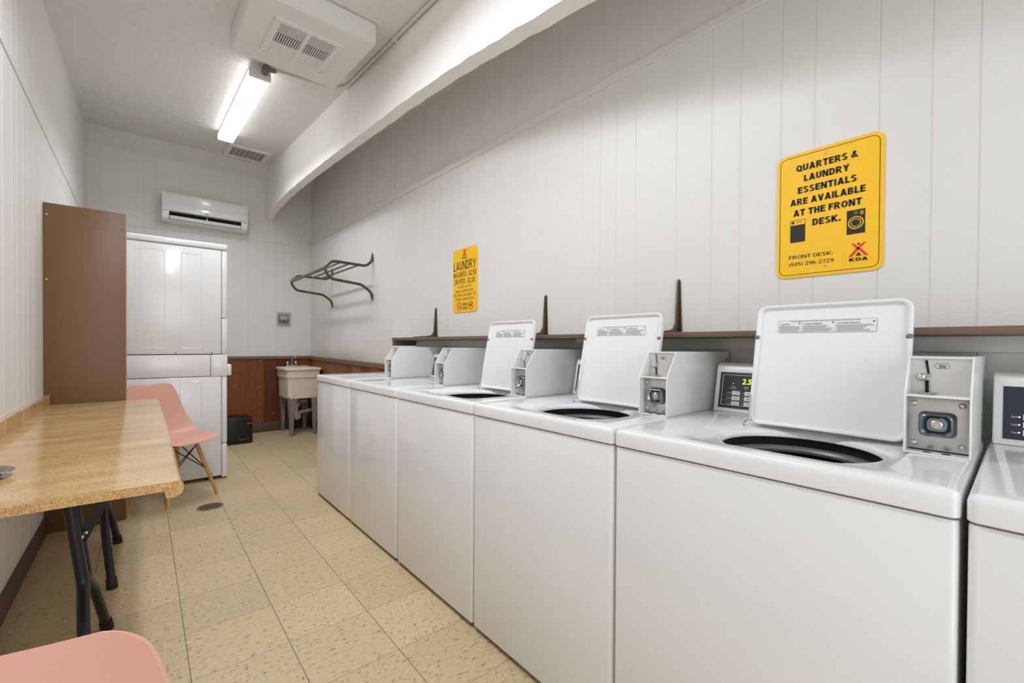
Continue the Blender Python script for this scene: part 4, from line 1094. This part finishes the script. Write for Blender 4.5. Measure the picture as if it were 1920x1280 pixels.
    if led:
        P('display', text_bm([('2.50', on(0.168, 0.66, 0.0016), on(0.243, 0.66, 0.0016), 0.019, (on(0, 1) - on(0, 0)).normalized() + Vector((0, -0.12, 0)), 0.01, (0, 0, 0))]), 'led_yellow', cp)
        P('status_light', MB().dome(on(0.114, 0.66, 0.0012), (-1, 0, 0.2), 0.0016, 0.0012, 8), 'led_yellow', cp)
    # coin box standing on the deck at the near end
    if box: coin_box(t, P)
    return t
BX0, BX1, BY0, BY1, BZ0, BZ1 = 0.293, 0.700, 0.007, 0.113, 0.9145, 1.127
def coin_box(t, P):
    side = [(BX0, BZ0), (BX0, 1.040), (BX0 + 0.057, BZ1), (0.742, BZ1), (0.750, 1.120), (0.750, 1.066), (0.742, 1.06), (0.698, 1.055), (0.692, BZ0)]
    mb = MB()
    mb.prism(side, 'y', BY0, BY0 + 0.0035, 0.0008, 1); mb.prism(side, 'y', BY1 - 0.0035, BY1, 0.0008, 1)
    mb.box(BX0, BX1 - 0.01, BY0 + 0.003, BY1 - 0.003, BZ0, BZ0 + 0.003)            # floor plate
    mb.box(BX0 + 0.056, 0.745, BY0 + 0.003, BY1 - 0.003, BZ1 - 0.004, BZ1 - 0.0005)  # top plate
    mb.box(BX0 + 0.002, BX0 + 0.064, BY0 + 0.003, BY1 - 0.003, 1.0385, 1.0425, 0.001)  # ledge
    mb.box(0.69, 0.694, BY0 + 0.003, BY1 - 0.003, BZ0, BZ1 - 0.003)
    bx = P('coin_box', mb, 'coin_box_paint', t)
    mb = MB()
    for s in (BY0, BY1): mb.cyl((0.728, s - 0.0006, 1.095), (0.728, s + 0.0006, 1.095), 0.006)
    P('lock_hole', mb, 'print_grey', bx)
    xp = BX0 + 0.060     # coin plate, set back behind the sloping opening
    P('coin_plate', MB().box(xp, xp + 0.003, BY0 + 0.0035, BY1 - 0.0035, 1.042, 1.1235), 'coin_face', bx)
    yy = lambda f: BY1 - (BY1 - BY0) * f
    P('coin_slot', MB().prism([(yy(0.27) , 1.118), (yy(0.30), 1.118), (yy(0.335), 1.088), (yy(0.305), 1.088)], 'x', xp, xp - 0.0008).prism([(yy(0.27), 1.073), (yy(0.325), 1.073), (yy(0.33), 1.046), (yy(0.275), 1.046)], 'x', xp, xp - 0.0008), 'gap_dark', bx)
    mb = MB()
    mb.tube([(xp - 0.001, yy(0.255), 1.12), (xp - 0.001, yy(0.30), 1.086), (xp - 0.001, yy(0.25), 1.082)], 0.0016, 6)
    mb.tube([(xp - 0.001, yy(0.315), 1.12), (xp - 0.001, yy(0.35), 1.086), (xp - 0.001, yy(0.335), 1.078)], 0.0016, 6)
    mb.tube([(xp - 0.001, yy(0.26), 1.074), (xp - 0.001, yy(0.265), 1.046)], 0.0014, 6); mb.tube([(xp - 0.001, yy(0.335), 1.074), (xp - 0.001, yy(0.34), 1.046)], 0.0014, 6)
    P('slot_bezel', mb, 'chrome', bx)
    P('coin_return_knob', MB().dome((xp, yy(0.21), 1.080), (-1, 0, 0), 0.0095, 0.009, 16, 5), 'chrome', bx)
    P('coin_cup', MB().lathe([(0.006, 0.0), (0.014, 0.001), (0.016, 0.004), (0.013, 0.005), (0.008, 0.003), (0.0, 0.003)], (xp - 0.012, yy(0.31), 1.0425), 20), 'chrome', bx)
    hexa = [(yy(0.40), 1.106), (yy(0.445), 1.112), (yy(0.61), 1.112), (yy(0.655), 1.106), (yy(0.61), 1.100), (yy(0.445), 1.100)]
    mb = MB()
    cyh = sum(h_[0] for h_ in hexa) / 6; czh = 1.106
    inn = [(cyh + (a - cyh) * 0.95, czh + (b - czh) * 0.88) for a, b in hexa]
    mb.loops([[(xp - 0.0006, *p) for p in hexa], [(xp - 0.0006, *p) for p in inn]])
    tm = text_bm([('25¢', (xp - 0.0006, yy(0.475), 1.1028), (xp - 0.0006, yy(0.585), 1.1028), 0.0062, UP, 0.02, (0, 0, 0))])
    me = bpy.data.meshes.new('tmp'); tm.bm.to_mesh(me); tm.bm.free(); mb.bm.from_mesh(me); bpy.data.meshes.remove(me)
    P('price_mark', mb, 'print_black', bx)
    xq = BX0 + 0.032     # vault plate
    vp = P('vault_plate', MB().box(xq, xq + 0.003, BY0 + 0.0038, BY1 - 0.0038, BZ0 + 0.006, 1.038, 0.001), 'brushed_steel', bx)
    cyv, czv = (BY0 + BY1) / 2 + 0.001, 0.978
    def rr(w_, h_, r): return rrect(cyv - w_, cyv + w_, czv - h_, czv + h_, r, 6)
    P('vault_door', MB().loops([[(xq - d, *p) for p in rr(w_, h_, r)] for w_, h_, r, d in ((0.031, 0.028, 0.012, 0.0), (0.029, 0.026, 0.012, 0.006), (0.0265, 0.0235, 0.011, 0.018), (0.024, 0.021, 0.010, 0.0195), (0.019, 0.017, 0.009, 0.014), (0.016, 0.014, 0.009, 0.008))], False, True), 'blued_steel', bx, 50)
    P('lock_cylinder', MB().tube([(xq - 0.008, cyv, czv), (xq - 0.016, cyv, czv), (xq - 0.018, cyv, czv)], [0.0105, 0.0105, 0.008], 20).box(xq - 0.0195, xq - 0.017, cyv - 0.0035, cyv + 0.0035, czv - 0.005, czv + 0.005, 0.0008), 'chrome', bx)
    for a in (-1, 1):
        for b in (-1, 1):
            P('bolt', MB().dome((xq, cyv + a * 0.0385, czv + b * 0.0445), (-1, 0, 0), 0.0068, 0.0055, 14, 4), 'chrome', bx)
    mb = MB()
    for f in (0.36, 0.64): mb.lathe([(0.0075, 0.0), (0.0075, 0.0006), (0.0, 0.0006)], (BX0 + 0.015, yy(f), BZ0 + 0.003), 16)
    P('drain_hole', mb, 'tub_dark', bx)

make_washer(-0.623, 'white coin washer at the right picture edge, cut off, dark blue control panel', False, False, 'panel_navy')
make_washer(0.063, 'white coin washer in the row with open lid, directly below the large yellow sign', True, True, 'panel_black', True)
make_washer(0.747, 'white coin washer with open lid, second open one from the large yellow sign', True)
make_washer(1.431, 'white coin washer with open lid, standing nearest the small yellow price sign', True)
make_washer(2.122, 'white coin washer with closed lid, next to the row\'s far end machine', False)
make_washer(2.808, 'white coin washer with closed lid, end machine of the row beside the sink', False)

bpy.context.view_layer.update()
